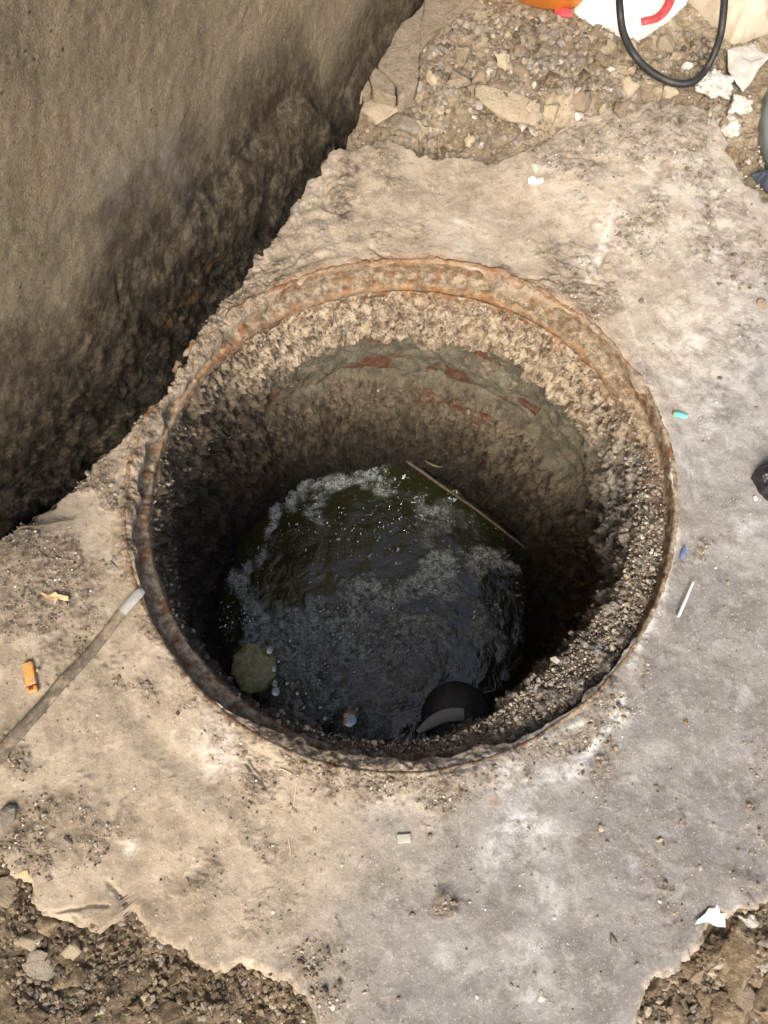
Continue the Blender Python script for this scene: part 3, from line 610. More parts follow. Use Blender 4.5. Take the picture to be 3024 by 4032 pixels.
def grit_ground():
    n = 60000; su = rng.uniform(-60, 1720, n); sv = np.where(rng.random(n) < .5, rng.uniform(-60, 420, n), rng.uniform(1860, 2290, n)); x, y = G(su, sv, 0)
    t = np.arctan2(y - C0[1], x - C0[0]); r = np.hypot(x - C0[0], y - C0[1])
    wn = (x - B4[0]) * WN[0] + (y - B4[1]) * WN[1]
    k = (r > RO(t) - .015) & (wn > .0); x, y = x[k], y[k]; k = rng.random(len(x)) < .42; x, y = x[k], y[k]
    z = ground_z(x, y); su2, sv2 = Sof(x, y, z); cl = np.clip(.45 + fbm(x, y, 0, 16, 4, .6, 47), .05, 1); s = .0006 + .0048 * rng.random(len(x)) ** 4.2 * cl
    tp = (sv2 < 500)[:, None]; tn = np.where(tp, tints(len(x), (4, 2, 4, 1, 2, .8, .3)), tints(len(x), (3, 4, 1.2, 3, .8, .25, 1.5)))
    grains('gravel', np.c_[x, y, z + s * .35], s, tn, M_grain, .8, 'loose gravel and crumbs of soil around the slab')
grit_ground()
def grit_shaft():
    n = 17000; t = rng.uniform(0, 2 * np.pi, n); d = .04 + .30 * rng.random(n) ** 1.5
    r, cx, cy, band, back, collar = shaft_point(t, d); k = rng.random(n) < (1 - .85 * band) * (.35 + .65 * collar)
    t, d, r, cx, cy = t[k], d[k], r[k], cx[k], cy[k]; s = .0005 + .0036 * rng.random(len(t)) ** 4.5
    lit_conc = (rng.random(len(t)) < sm(.24, .08, d) * np.clip(.4 + .6 * np.exp(-(adiff(t, 40) / 85) ** 2), 0, 1))[:, None]     # concrete and muck crumbs, the choice also painting shade by depth and side
    c = np.where(lit_conc, tints(len(t), (4, 3, 3, 1.5, 1.5, .2, .5)), tints(len(t), (.3, 1, 0, 4, .3, .02, 6)))
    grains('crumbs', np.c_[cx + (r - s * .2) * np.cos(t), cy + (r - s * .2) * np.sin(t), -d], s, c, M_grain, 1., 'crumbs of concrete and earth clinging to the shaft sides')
    n = 13000; t = np.radians(rng.uniform(-130, 25, n)); f = rng.random(n); pr = np.clip(prot(t) / .03, 0, 1)
    k = rng.random(n) < pr; t, f, pr = t[k], f[k], pr[k]
    r0 = RH(t) - .003; r1 = .346 * RH(t) / .3675 - prot(t) - .004; rr = r0 + (r1 - r0) * f
    x, y = C0[0] + rr * np.cos(t), C0[1] + rr * np.sin(t); s = .0003 + .0022 * rng.random(len(t)) ** 3 + (rng.random(len(t)) < .02) * .004 * rng.random(len(t))
    z = -.038 + pr * (.022 - .012 * f ** 2) + .004
    grains('ledge_dirt', np.c_[x, y, z], s, tints(len(t), (1, 1.5, 2, 3, 5, .5, 2)), M_grain, .9, 'grey crumbly dirt packed on the ledge of the iron frame')
grit_shaft()
def foam():
    n = 26000; a = rng.uniform(0, 2 * np.pi, n); r = R_WATER * np.sqrt(rng.random(n)); x, y = C1[0] + r * np.cos(a), C1[1] + r * np.sin(a)
    fm, su, sv = foam_mask(x, y); k = rng.random(n) < (.02 + .25 * fm ** 1.3); x, y = x[k], y[k]
    s = .0006 + .0013 * rng.random(len(x)) ** 2.5
    g = .35 + .6 * rng.random((len(x), 1)); col = np.c_[g * .88, g, g * 1.02]  # bluish white puts the sky's reflection into the foam colour
    b = NB('foam_glints'); *_, c = b.attr('tint'); m = b.out(c, .15, None, .7)
    grains('foam', np.c_[x, y, np.full(len(x), WATER_Z + .0012)], s, col, m, .6, 'pale specks of foam with painted sky glints on the dark water', smooth=True)
    # sky reflections on the ripples, painted as small pale flat flakes
    n = 4200; a = rng.uniform(0, 2 * np.pi, n); r = R_WATER * np.sqrt(rng.random(n)); x, y = C1[0] + r * np.cos(a), C1[1] + r * np.sin(a)
    fm, su, sv = foam_mask(x, y); hot = blobs(su, sv, [(880,1100,90,1.),(1000,1080,80,.9),(840,1180,70,.7),(900,1320,70,.7),(1060,1290,60,.8),(1035,1365,40,1.),(760,1530,90,.9),(850,1440,120,.8),(950,1450,80,.5),(820,1560,60,.8),(720,1130,120,.4),(590,1180,80,.3),(690,1420,70,.5)])
    k = rng.random(n) < (.03 + .8 * hot + .16 * fm) * np.clip(2.2 * fbm(x, y, 0, 28, 3, .6, 99) + .35, 0, 1.4); x, y = x[k], y[k]; V = []; F = []; T = []
    for px, py in zip(x, y):
        s = .0012 + .0058 * random.random() ** 3; rot = random.gauss(.9, .6); m = 9; b0 = len(V); cc = .2 + .75 * random.random() ** 1.5; lx = random.uniform(.2, .7)
        V.append((px, py, WATER_Z + .004))
        for i in range(m):
            q = i * 6.283 / m; rr = s * random.uniform(.2, 1.25); ex, ey = rr * math.cos(q), rr * lx * math.sin(q)
            V.append((px + ex * math.cos(rot) - ey * math.sin(rot), py + ex * math.sin(rot) + ey * math.cos(rot), WATER_Z + .0012))
        for i in range(m): F.append((b0, b0 + 1 + i, b0 + 1 + (i + 1) % m))
        T += [(cc * .86, cc * .98, cc * 1.05)] * (m + 1)
    o = link('sky_glints', raw_mesh('sky_glints', V, F, True, {'tint': np.array(T)}), bpy.data.materials['foam_glints'])
    tag(o, 'ragged pale flecks painted as sky glints on the water', kind='stuff')
foam()
def mat_bubble():
    b = NB('bubble_film'); t = b.t
    tr = t.nodes.new('ShaderNodeBsdfTransparent'); gl = t.nodes.new('ShaderNodeBsdfGlossy'); gl.inputs['Roughness'].default_value = .03; gl.inputs['Color'].default_value = (.9, .97, 1, 1)
    fr = t.nodes.new('ShaderNodeValue'); fr.outputs[0].default_value = .27; mx = t.nodes.new('ShaderNodeMixShader')
    b.L(fr.outputs[0], mx.inputs[0]); b.L(tr.outputs[0], mx.inputs[1]); b.L(gl.outputs[0], mx.inputs[2]); b.L(mx.outputs[0], t.nodes['Material Output'].inputs[0]); return b.m
M_bub = mat_bubble()
def bubbles():
    bm = bmesh.new(); bmesh.ops.create_uvsphere(bm, u_segments=20, v_segments=12, radius=1)
    bmesh.ops.delete(bm, geom=[v for v in bm.verts if v.co.z < -.05], context='VERTS')
    for f in bm.faces: f.smooth = True
    me = bpy.data.meshes.new('bubble'); bm.to_mesh(me); bm.free(); me.materials.append(M_bub)
    big = [(745,1548,16),(700,1555,12),(690,1530,10),(770,1535,11),(640,1500,13),(655,1530,9),(618,1478,11),(578,1408,24),(588,1448,18),(590,1480,20),(590,1500,30),(752,1568,48),(612,1545,12),(640,1565,10),(625,1385,9),(600,1430,9),(660,1500,8),(565,1540,9)]
    for i in range(230):
        u, v = random.choice([(470 + random.random() * 70, 1300 + random.random() * 60), (690 + random.random() * 170, 1280 + random.random() * 110), (600 + random.random() * 180, 1420 + random.random() * 150), (640 + random.random() * 250, 1080 + random.random() * 90)])
        big.append((u, v, 2.2 + 4.5 * random.random() ** 2.5))
    for (u, v, r) in big:
        x, y = G(u, v, WATER_Z); o = bpy.data.objects.new('bubble', me); COL.objects.link(o); o.parent = WATER
        s = r / 1673 * 1.62; o.location = (x, y, WATER_Z); o.scale = (s, s, s * .75)
bubbles()

# ------------------------------------------------------------------ rocks
def rock_mesh(seed, sub=3, cuts=9, rough=.05, depth=(.55, .92)):
    r = np.random.default_rng(seed); bm = bmesh.new(); bmesh.ops.create_icosphere(bm, subdivisions=sub, radius=1)
    V = np.array([v.co[:] for v in bm.verts])
    for _ in range(cuts):
        n = r.normal(size=3); n /= np.linalg.norm(n); h = r.uniform(*depth)
        d = V @ n - h; V = V - np.where(d > 0, d, 0)[:, None] * n * .95
    V = V * (1 + rough * fbm(V[:, 0], V[:, 1], V[:, 2], 1.8, 4, .6, seed % 97)[:, None])
    V = V / np.abs(V).max(0)
    for v, c in zip(bm.verts, V): v.co = c
    for f in bm.faces: f.smooth = sub > 2
    me = bpy.data.meshes.new('stone'); bm.to_mesh(me); bm.free(); return me
def px(su, sv, n, z=0.0):
    a = np.array(G(su, sv, z)); b = np.array(G(su + n, sv, z)); return float(np.hypot(*(b - a)))
def top_z(x, y):
    t = math.atan2(y - C0[1], x - C0[0]); r = math.hypot(x - C0[0], y - C0[1]); R = float(RO(np.array([t]))[0])
    X, Y = np.array([x]), np.array([y])
    g = float(ground_z(X, Y)[0])
    return max(g, float(slab_z(X, Y)[0]) if r < R - .006 else -9)
def rock(name, u, v, wpx, lpx, hpx, rot, mat, label, cat, seed, sink=.35, sub=4, cuts=13, rough=.10, tilt=(0, 0), group=None, depth=(.32, .8)):
    x, y = G(u, v, .0); z = top_z(x, y); x, y = G(u, v, z); z = top_z(x, y)
    o = link(name, rock_mesh(seed, sub, cuts, rough, depth), mat)
    k = px(u, v, 1, z) / 2; o.scale = (wpx * k, lpx * k, hpx * k); o.location = (x, y, z + hpx * k * (1 - 2 * sink))
    o.rotation_euler = (math.radians(tilt[0]), math.radians(tilt[1]), math.radians(rot))
    return tag(o, label, cat, group)
M_cem = mat_stone('cement_fragment', (.30, .25, .18), (.37, .315, .235), (.25, .2, .15), .12)
M_terra = mat_stone('pinkish_clay', (.33, .255, .18), (.39, .31, .23))
R_ = [('stone',767,228,40,48,34,10,M_pale,'small blocky yellowish stone standing at the foot of the wall above the dark gap','stone',11),
 ('stone',830,240,88,84,40,-20,M_pale,'broad yellowish slab of stone beside the cracked cement strip by the wall','stone',12),
 ('stone',880,275,74,56,40,0,M_grey,'grey wedge of broken concrete resting over the dark crack at the slab edge','stone',13),
 ('clay_lump',1115,215,190,72,34,-24,M_pale,'long smooth lump of pale clay lying in the rubble at the top','clay lump',14),
 ('stone',1322,148,34,26,20,-10,M_white,'bright white chip of stone in the rubble below the black hose','stone',15),
 ('stone',1300,112,40,34,26,30,M_pale,'squarish beige stone just below the white sack','stone',16),
 ('stone',1298,50,52,36,26,-30,M_brown,'brown oblong stone against the lower edge of the white sack','stone',17),
 ('stone',1440,100,46,52,34,10,M_pale,'biggest beige stone lying inside the loop of black hose','stone',18),
 ('stone',1480,80,26,30,20,15,M_grey,'small pale grey stone on the right inside the black hose loop','stone',19),
 ('stone',1390,160,40,22,18,-35,M_grey,'small grey stone touching the bottom left of the black hose','stone',20),
 ('stone',1390,100,30,40,26,-20,M_brown,'brown stone at the left inside the black hose loop','stone',21),
 ('stone',1485,148,32,24,22,20,M_white,'whitish stone beside the bottom of the black hose loop','stone',22),
 ('stone',1440,232,34,46,22,-15,M_grey,'rounded grey stone left of the white crumbling plaster lump','stone',23),
 ('stone',1250,243,24,24,18,0,M_white,'round pale pebble at the edge between rubble and slab','pebble',24),
 ('stone',1160,362,27,27,16,0,M_white,'round bright white pebble alone on the slab above the opening','pebble',25),
 ('stone',22,1768,52,58,30,-30,M_grey,'grey angular stone at the left edge on the slab above the broken corner','stone',26),
 ('stone',148,1818,22,24,14,5,M_grey,'small square grey stone chip on the dirty left part of the slab','stone',27),
 ('stone',238,1227,38,28,16,-15,M_grey,'pale grey flat stone on the dirt just left of the frame','stone',28),
 ('stone',14,1935,60,80,34,10,M_pale,'tan block of stone tucked under the broken slab edge at far left','stone',29),
 ('stone',90,2082,76,66,40,-20,M_grey,'large grey stone in the soil below the broken slab edge','stone',30),
 ('stone',360,2182,110,60,40,20,M_brown,'flat brown triangular stone at the bottom edge left of the slab','stone',31),
 ('stone',1585,2075,80,190,60,-28,M_brown,'big elongated brown clod in the hollow at the bottom right corner','clod',32),
 ('stone',1545,2045,64,60,44,20,M_brown,'rounded brown clod in the pit beside the white paper scrap','clod',33),
 ('stone',1505,2102,44,42,30,0,M_terra,'pinkish lump of earth on the broken slab edge at bottom right','clod',34),
 ('stone',1455,2192,84,80,50,30,M_brown,'dark angular clod at the bottom edge right of the slab','clod',35),
 ('stone',1560,2185,110,90,56,-10,M_brown,'broad crumbly clod at the bottom edge near the right corner','clod',36),
 ('stone',1640,2150,70,110,60,0,M_brown,'dark clod at the right edge of the bottom corner','clod',37),
 ('stone',1300,631,24,20,15,0,M_pale,'cream pebble right of the opening among dark grit','pebble',38),
 ('stone',1308,575,22,20,14,20,M_pale,'beige pebble below the white scratch on the slab','pebble',39),
 ('stone',410,1775,0,0,0,0,M_pale,None,None,40),
 ('stone',270,1560,0,0,0,0,M_pale,None,None,41),
 ('stone',1325,1898,0,0,0,0,M_pale,None,None,42),
 ('stone',1322,2035,20,32,12,15,M_grey,'small oval grey pebble set in the slab at lower right','pebble',43),
 ('stone',1170,2152,18,26,10,0,M_white,'pale pebble on the slab near the bottom edge','pebble',44),
 ('stone',1250,425,0,0,0,0,M_pale,None,None,45),
 ('stone',1648,660,26,34,12,0,M_terra,'peach coloured chip at the right edge of the slab','chip',46),
 ('stone',1480,242,0,0,0,0,M_pale,None,None,47)]
for a in R_:
    if a[8]: rock(*a, rough=.22 if a[9] == 'clod' and a[3] > 30 else .11)
# cracked plates of the cement strip at the far foot of the wall
def plate(name, pts, z0, th, mat, label=None, cat=None, seed=0, parent=None, tilt=0., group=None, bevel=.003):
    P = Gp(pts, z0); c = P.mean(0); Q = []
    for i in range(len(P)):
        a, b = P[i], P[(i + 1) % len(P)]; n = max(1, int(np.hypot(*(b - a)) / .006))
        for k in range(n):
            p = a + (b - a) * k / n; j = .0018 if k else 0
            Q.append(p + j * np.array([pnoise(p[0] * 130 + seed, p[1] * 130), pnoise(p[0] * 130, p[1] * 130 + seed + 7)]))
    Q = np.array(Q); n = len(Q); R = [(0., 0), (.35, 0), (.7, 0), (.9, 0), (.975, 0), (1., -bevel), (1.0, -th)]
    V = []
    for (f, dz) in R:
        p = c + (Q - c) * f; zz = z0 + dz + .0022 * fbm(p[:, 0], p[:, 1], 0, 35, 3, .6, seed) * (1 if dz > -th else 0) + tilt * (p[:, 0] - c[0])
        V.append(np.c_[p - c, zz - z0])
    V = np.stack(V, 1); me = raw_mesh(name, V.reshape(-1, 3), grid_quads(n, len(R), True, True), True)
    o = link(name, me, mat, parent, (c[0], c[1], z0))
    return tag(o, label, cat, group) if label else o
plate('cement_fragment', [(925,-60),(919,0),(888,36),(872,46),(853,66),(840,99),(826,120),(816,138),(835,158),(857,179),(861,212),(874,208),(892,196),(905,176),(884,150),(902,120),(922,90),(945,66),(985,44),(1010,20),(1040,-20),(1060,-60)], .016, .05, M_cem, 'long flat strip of cement along the foot of the wall at the top', 'cement fragment', 3)
plate('cement_fragment', [(811,143),(832,161),(852,181),(856,211),(838,205),(808,193),(798,165)], .014, .05, M_cem, 'cracked middle plate of cement at the foot of the wall', 'cement fragment', 5)
plate('cement_fragment', [(794,167),(803,192),(798,202),(775,200),(771,194)], .010, .05, M_cem, 'smallest corner plate of cracked cement at the foot of the wall', 'cement fragment', 6)
# white crumbling plaster, in three lumps touching
rock('plaster_lump', 1528, 206, 96, 88, 52, 20, M_white, 'largest lump of white crumbling plaster against the black hose', 'plaster lump', 51, .22, 5, 3, .45)
rock('plaster_lump', 1586, 232, 68, 62, 44, 0, M_white, 'white crumbling plaster lump on the right of its pile', 'plaster lump', 52, .3, 5, 3, .35)
rock('plaster_lump', 1574, 276, 58, 60, 36, 0, M_white, 'lowest white crumbling plaster lump by the grey tub', 'plaster lump', 53, .3, 5, 3, .35)
# the many alike stones of the rubble: pieces of the ground
def rubble_bits():
    for poly, n, lo, hi, wt, lab in (([(870,210),(930,110),(1000,60),(1240,50),(1330,100),(1430,150),(1340,235),(1250,265),(1180,290),(1000,322),(930,318)], 2600, .0022, .0085, (3, 1, 5, .3, 2, .5, .1), 'small broken bits of pale clay and cement in the top heap'),
                             ([(1380,90),(1550,90),(1659,330),(1659,420),(1590,330),(1540,235),(1430,205)], 600, .002, .007, (3, 2, 4, 1, 3, .8, .2), 'small broken bits of stone beside the hose and tub'),
                             ([(0,1930),(60,1970),(200,2030),(300,2010),(420,2090),(540,2105),(650,2170),(690,2230),(0,2230)], 2400, .0014, .0052, (3, 4, .7, 3, .6, .1, 1.5), 'small brown clods in the soil below the broken slab edge'),
                             ([(1390,2150),(1500,2080),(1560,2000),(1659,1965),(1659,2230),(1370,2230)], 1700, .0014, .0062, (3, 4, 1, 3, .8, .1, 1), 'small brown clods in the pit at the lower right corner')):
        P = np.array(poly, float); u = rng.uniform(P[:, 0].min(), P[:, 0].max(), n * 2); v = rng.uniform(P[:, 1].min(), P[:, 1].max(), n * 2); k = in_poly(u, v, P); u, v = u[k], v[k]
        x, y = G(u, v, 0.); t = np.arctan2(y - C0[1], x - C0[0]); k = (np.hypot(x - C0[0], y - C0[1]) > RO(t) - .004) & (rng.random(len(x)) < np.clip(.5 + 1.2 * fbm(x, y, 0, 13, 3, .6, 57), .1, 1)); x, y = x[k], y[k]
        z = ground_z(x, y); s = lo + (hi - lo) * rng.random(len(x)) ** 2.6
        grains('rubble_bits', np.c_[x, y, z + s * .3], s, tints(len(x), wt), M_bits, .85, lab)
M_bits = NB('clod_bits'); _c = M_bits.attr('tint')[4]
M_bits = M_bits.out(M_bits.mix(M_bits.ramp(M_bits.noise(130, 5, .78), .42, .64), _c, M_bits.mix(.5, _c, (.10, .08, .055))), .95, M_bits.bump(M_bits.noise(190, 6, .8), .9, .004), .15)
rubble_bits()
def rubble():
    ms = [rock_mesh(200 + i, 2, 12, .10, (.3, .75)) for i in range(10)]; ms4 = [rock_mesh(230 + i, 3, 16, .26, (.28, .7)) for i in range(6)]
    mats = [M_pale, M_pale, M_pale, M_grey, M_terra, M_brown]
    for lst in (ms, ms4):
        for m in lst: m.materials.append(M_pale)
    regs = [([(880,200),(960,110),(1060,120),(1170,110),(1330,90),(1420,180),(1330,250),(1180,290),(1000,320),(930,310)], 140, (8, 58), .42, mats),
            ([(880,120),(1000,40),(1130,40),(1230,60),(1330,110),(1200,130),(1000,120),(930,150)], 30, (7, 34), .45, mats),
            ([(1380,60),(1530,60),(1600,300),(1659,330),(1659,420),(1560,330),(1440,260),(1340,180)], 38, (8, 40), .42, mats),
            ([(720,230),(780,250),(830,290),(760,300),(720,290)], 8, (8, 22), .4, mats),
            ([(0,1950),(60,1970),(200,2030),(300,2010),(420,2090),(540,2100),(650,2190),(650,2230),(0,2230)], 62, (7, 62), .5, [M_brown, M_brown, M_brown, M_pale]),
            ([(1400,2160),(1530,2050),(1659,1975),(1659,2230),(1390,2230)], 42, (8, 66), .42, [M_brown, M_brown, M_terra])]
    for poly, n, (lo, hi), sink, mm in regs:
        P = np.array(poly, float); k = 0; seen = []; sizes = sorted((lo + (hi - lo) * random.random() ** 1.9 for _ in range(n)), reverse=True)
        while k < n:
            u, v = random.uniform(P[:, 0].min(), P[:, 0].max()), random.uniform(P[:, 1].min(), P[:, 1].max())
            if not in_poly(np.array([u]), np.array([v]), P)[0]: continue
            s = sizes[k]; k += 1
            if any((u - a) ** 2 + (v - b) ** 2 < (.42 * (s + c)) ** 2 for a, b, c in seen): continue
            seen.append((u, v, s)); x, y = G(u, v, 0); z = top_z(x, y); m = (ms4 if s > 20 else ms)[random.randrange(6)]
            o = bpy.data.objects.new('stone', m); COL.objects.link(o); o.parent = GROUND; q = px(u, v, s, z) / 2
            o.material_slots[0].link = 'OBJECT'; o.material_slots[0].material = random.choice(mm)
            sc = [random.uniform(.75, 1.15) for _ in range(3)]; o.scale = (q * sc[0], q * sc[1], q * sc[2] * .75); o.rotation_euler = (random.uniform(-.5, .5), random.uniform(-.5, .5), random.uniform(0, 6.3))
            o.location = (x, y, z + q * .75 * (1 - 1.4 * sink))
    pts = [(random.uniform(0, 1650), random.uniform(340, 2150)) for _ in range(1500)]; k = 0
    dm = masks_slab(*G(np.array([p[0] for p in pts]), np.array([p[1] for p in pts])))
    for i, (u, v) in enumerate(pts):
        x, y = G(u, v); t = math.atan2(y - C0[1], x - C0[0]); r = math.hypot(x - C0[0], y - C0[1])
        if r < RH(np.array([t]))[0] + .012 or r > RO(np.array([t]))[0] - .02 or random.random() > .03 + .75 * dm[1][i] ** 1.5 or k > 190: continue
        k += 1; s = 5 + 11 * random.random() ** 2.5; o = bpy.data.objects.new('pebble', ms[random.randrange(10)]); COL.objects.link(o); o.parent = SLAB; q = px(u, v, s) / 2
        o.material_slots[0].link = 'OBJECT'; o.material_slots[0].material = random.choice([M_pale, M_grey, M_grey, M_brown, M_brown])
        o.scale = (q, q * random.uniform(.7, 1.1), q * .6); o.rotation_euler = (0, 0, random.uniform(0, 6.3)); o.location = (x, y, top_z(x, y) + q * .15)
rubble()

# ------------------------------------------------------------------ litter and things
def sheet(name, pts, zoff, H, folds, ff, mat, label, cat, seed, thick=.0012, p=2.0, parent=None, nr=26, M=160, zbase=None, curl=.0):
    P = Gp(pts, 0.0); c0 = P.mean(0); zb = top_z(*c0) if zbase is None else zbase
    P = Gp(pts, zb + zoff); c = P.mean(0)
    d = np.r_[0, np.cumsum(np.hypot(*(np.roll(P, -1, 0) - P).T))]; s = np.linspace(0, d[-1], M, endpoint=False)
    Pc = np.vstack([P, P[:1]]); bx, by = np.interp(s, d, Pc[:, 0]), np.interp(s, d, Pc[:, 1])
    f = np.linspace(0, 1, nr) ** .8
    x = c[0] + (bx - c[0])[:, None] * f; y = c[1] + (by - c[1])[:, None] * f
    q = fbm(x, y, 0, ff, 4, .55, seed); rid = 1 - np.abs(fbm(x, y, 0, ff * .6, 3, .5, seed + 5)) * 1.6
    z = H * np.clip(1 - f[None] ** p, 0, 1) ** .6 + folds * (q + .8 * rid * (1 - f[None] ** 4)) + curl * fbm(x, y, 0, ff * .4, 2, .5, seed + 9) * f[None]
    z = z - z[:, -1:].min() * 0 
    top = np.stack([x - c[0], y - c[1], z + thick], -1); bot = np.stack([x - c[0], y - c[1], z if H < .01 else np.minimum(z, 0 * z)], -1)[:, ::-1]
    V = np.concatenate([top, bot], 1); me = raw_mesh(name, V.reshape(-1, 3), grid_quads(M, nr * 2, True, True))
    o = link(name, me, mat, parent, (c[0], c[1], zb + zoff)); return tag(o, label, cat)
M_sackw = mat_plain('white_sack', (.78, .77, .72), (.82, .81, .77), .7, .3, 60, .2, .001, (.55, .5, .42), (.62, .8))
M_sackb = mat_plain('beige_sack', (.40, .355, .275), (.47, .42, .335), .85, .2, 30, .3, .001, (.28, .23, .165), (.5, .72))
M_blackrub = mat_plain('black_rubber', (.012, .012, .013), (.03, .03, .03), .5, .4, 50, .2, .001, (.12, .1, .08), (.6, .8))
M_orange = mat_plain('orange_plastic', (.72, .23, .03), (.80, .29, .05), .35, .5, 30, .1)
M_red = mat_plain('red_cord', (.42, .05, .06), (.52, .09, .09), .7, .3, 80, .3)
M_greypl = mat_plain('pale_plastic_sheet', (.40, .39, .36), (.48, .47, .435), .5, .4, 40, .2, .001, (.4, .35, .28), (.58, .75))
M_bluegrey = mat_plain('blue_grey_plastic', (.30, .39, .44), (.35, .44, .49), .35, .5, 20, .1, .001, (.3, .28, .25), (.6, .8))
M_navy = mat_plain('dark_blue_cloth', (.035, .045, .07), (.06, .075, .10), .8, .3, 60, .5, .002)
M_bag = mat_plain('black_plastic', (.012, .012, .015), (.03, .03, .036), .3, .5, 50, .4, .002)
sheet('white_sack', [(1238,-140),(1237,0),(1238,34),(1252,52),(1290,68),(1330,84),(1352,93),(1374,94),(1392,84),(1420,62),(1455,34),(1482,12),(1500,-60),(1500,-140)], .0, .055, .012, 17, M_sackw, 'bright white sack with a red handle lying at the top edge', 'sack', 61, nr=50, M=260, p=3)
sheet('beige_sack', [(1482,-140),(1478,0),(1500,25),(1535,60),(1558,88),(1572,103),(1590,104),(1620,92),(1659,76),(1720,50),(1760,-60),(1740,-140)], .0, .055, .018, 13, M_sackb, 'crumpled beige cloth sack at the top right corner', 'sack', 62, nr=50, M=260, p=3)
sheet('plastic_sheet', [(1566,118),(1590,108),(1625,100),(1632,112),(1650,124),(1668,128),(1650,140),(1634,158),(1622,180),(1606,196),(1588,180),(1572,158)], .012, .006, .003, 22, M_greypl, 'torn pale grey plastic sheet with pointed corners below the beige sack', 'plastic sheet', 63, curl=.01)
sheet('dark_cloth', [(1618,380),(1634,374),(1665,382),(1720,390),(1720,440),(1660,420),(1640,405)], .0, .02, .006, 40, M_navy, 'dark blue crumpled cloth at the right edge below the grey tub', 'cloth', 64)
sheet('plastic_bag', [(1622,1032),(1634,1012),(1652,1000),(1700,985),(1740,1040),(1700,1100),(1660,1084),(1640,1066)], .0, .025, .008, 45, M_bag, 'crumpled black plastic bag at the right edge of the slab', 'bag', 65)
M_paper = mat_plain('white_paper', (.70, .69, .66), (.76, .75, .72), .8, .2, 60, .3, .0008, (.5, .46, .4), (.62, .8))
M_yel = mat_plain('tan_paper', (.58, .40, .22), (.66, .48, .28), .8, .2, 60, .3)
sheet('paper_scrap', [(1499,1996),(1506,1985),(1522,1972),(1530,1961),(1545,1960),(1548,1953),(1553,1958),(1556,1972),(1567,1973),(1568,2003),(1550,2002),(1540,1998),(1526,1990)], .001, .0, .0012, 30, M_paper, 'torn white paper scrap by the pit at the bottom right', 'paper scrap', 66, .0006, curl=.006)
sheet('plaster_flake', [(1591,1974),(1602,1977),(1614,1972),(1626,1976),(1638,1992),(1634,2001),(1618,2006),(1612,2016),(1604,2008),(1596,1990)], .001, .004, .002, 30, M_white, 'flat cream flake of plaster right of the white paper scrap', 'flake', 67, .002)
sheet('paper_scrap', [(87,1280),(96,1282),(106,1288),(116,1281),(122,1279),(126,1284),(148,1288),(149,1297),(140,1298),(126,1294),(120,1304),(116,1296),(100,1292)], .001, .0, .0012, 40, M_yel, 'torn tan paper scrap on the dirt left of the frame', 'paper scrap', 68, .0005, curl=.006)
sheet('plastic_chip', [(41,1889),(50,1880),(60,1879),(63,1890),(56,1898),(45,1897)], .001, .0, .0008, 40, M_yel, 'little orange tan chip on the broken corner of the slab', 'chip', 69, .001)
sheet('paint_flake', [(1140,386),(1152,380),(1160,388),(1172,384),(1176,392),(1166,398),(1150,400),(1141,396)], .001, .0, .001, 40, M_paper, 'ragged white flake beside the round white pebble', 'flake', 70, .001)
sheet('red_scrap', [(1196,24),(1208,20),(1236,26),(1238,40),(1222,42),(1204,38)], .004, .006, .003, 40, M_red, 'scrap of red cloth between the orange tub and the white sack', 'cloth scrap', 71)

def tube_mesh(name, pts, rad, seg=14, sub=8, flat=1., wob=0., seed=0):
    P = np.array(pts, float); n = len(P); out = []; rr = []; rad = np.broadcast_to(np.array(rad, float), (n,))
    for i in range(n - 1):
        p0, p1, p2, p3 = P[max(i - 1, 0)], P[i], P[i + 1], P[min(i + 2, n - 1)]
        for k in range(sub):
            t = k / sub; out.append(.5 * (2 * p1 + (p2 - p0) * t + (2 * p0 - 5 * p1 + 4 * p2 - p3) * t * t + (3 * p1 - p0 - 3 * p2 + p3) * t ** 3)); rr.append(rad[i] * (1 - t) + rad[i + 1] * t)
    out.append(P[-1]); rr.append(rad[-1]); C = np.array(out); rr = np.array(rr)
    T = np.gradient(C, axis=0); T /= np.linalg.norm(T, axis=1)[:, None]
    S_ = np.cross(T, [0, 0, 1.]); S_ /= np.linalg.norm(S_, axis=1)[:, None] + 1e-9; U = np.cross(S_, T)
    a = np.linspace(0, 2 * np.pi, seg, endpoint=False)
    r = rr[:, None] * (1 + wob * fbm(C[:, None, 0] + 0 * a, C[:, None, 1] + np.cos(a) * .01, C[:, None, 2] + np.sin(a) * .01, 60, 3, .6, seed))
    V = C[:, None] + S_[:, None] * (r * np.cos(a))[..., None] + U[:, None] * (r * flat * np.sin(a))[..., None]
    m = len(C); Q = []
    q = np.arange(m - 1)[:, None] * seg + np.arange(seg)[None]; q2 = np.arange(m - 1)[:, None] * seg + (np.arange(seg)[None] + 1) % seg
    Q = np.stack([q, q + seg, q2 + seg, q2], -1).reshape(-1, 4)[:, ::-1]
    V = np.concatenate([V.reshape(-1, 3), C[:1], C[-1:]]); c0 = m * seg
    tri = [(c0, (i + 1) % seg, i, i) for i in range(seg)] + [(c0 + 1, (m - 1) * seg + i, (m - 1) * seg + (i + 1) % seg, (m - 1) * seg + i) for i in range(seg)]
    me = bpy.data.meshes.new(name); F = [tuple(x) for x in Q[:, ::-1]] + [t[:3] for t in tri]
    org = C.mean(0); me.from_pydata([tuple(v) for v in V - org], [], F)
    for p in me.polygons: p.use_smooth = True
    return me, org
def tube(name, pts, rad, mat, label=None, cat=None, parent=None, **k):
    me, o = tube_mesh(name, pts, rad, **k); ob = link(name, me, mat, parent, o - np.array(parent.location) if parent else o)
    return tag(ob, label, cat) if label else ob
def G3(u, v, z): x, y = G(u, v, z); return (float(x), float(y), z)
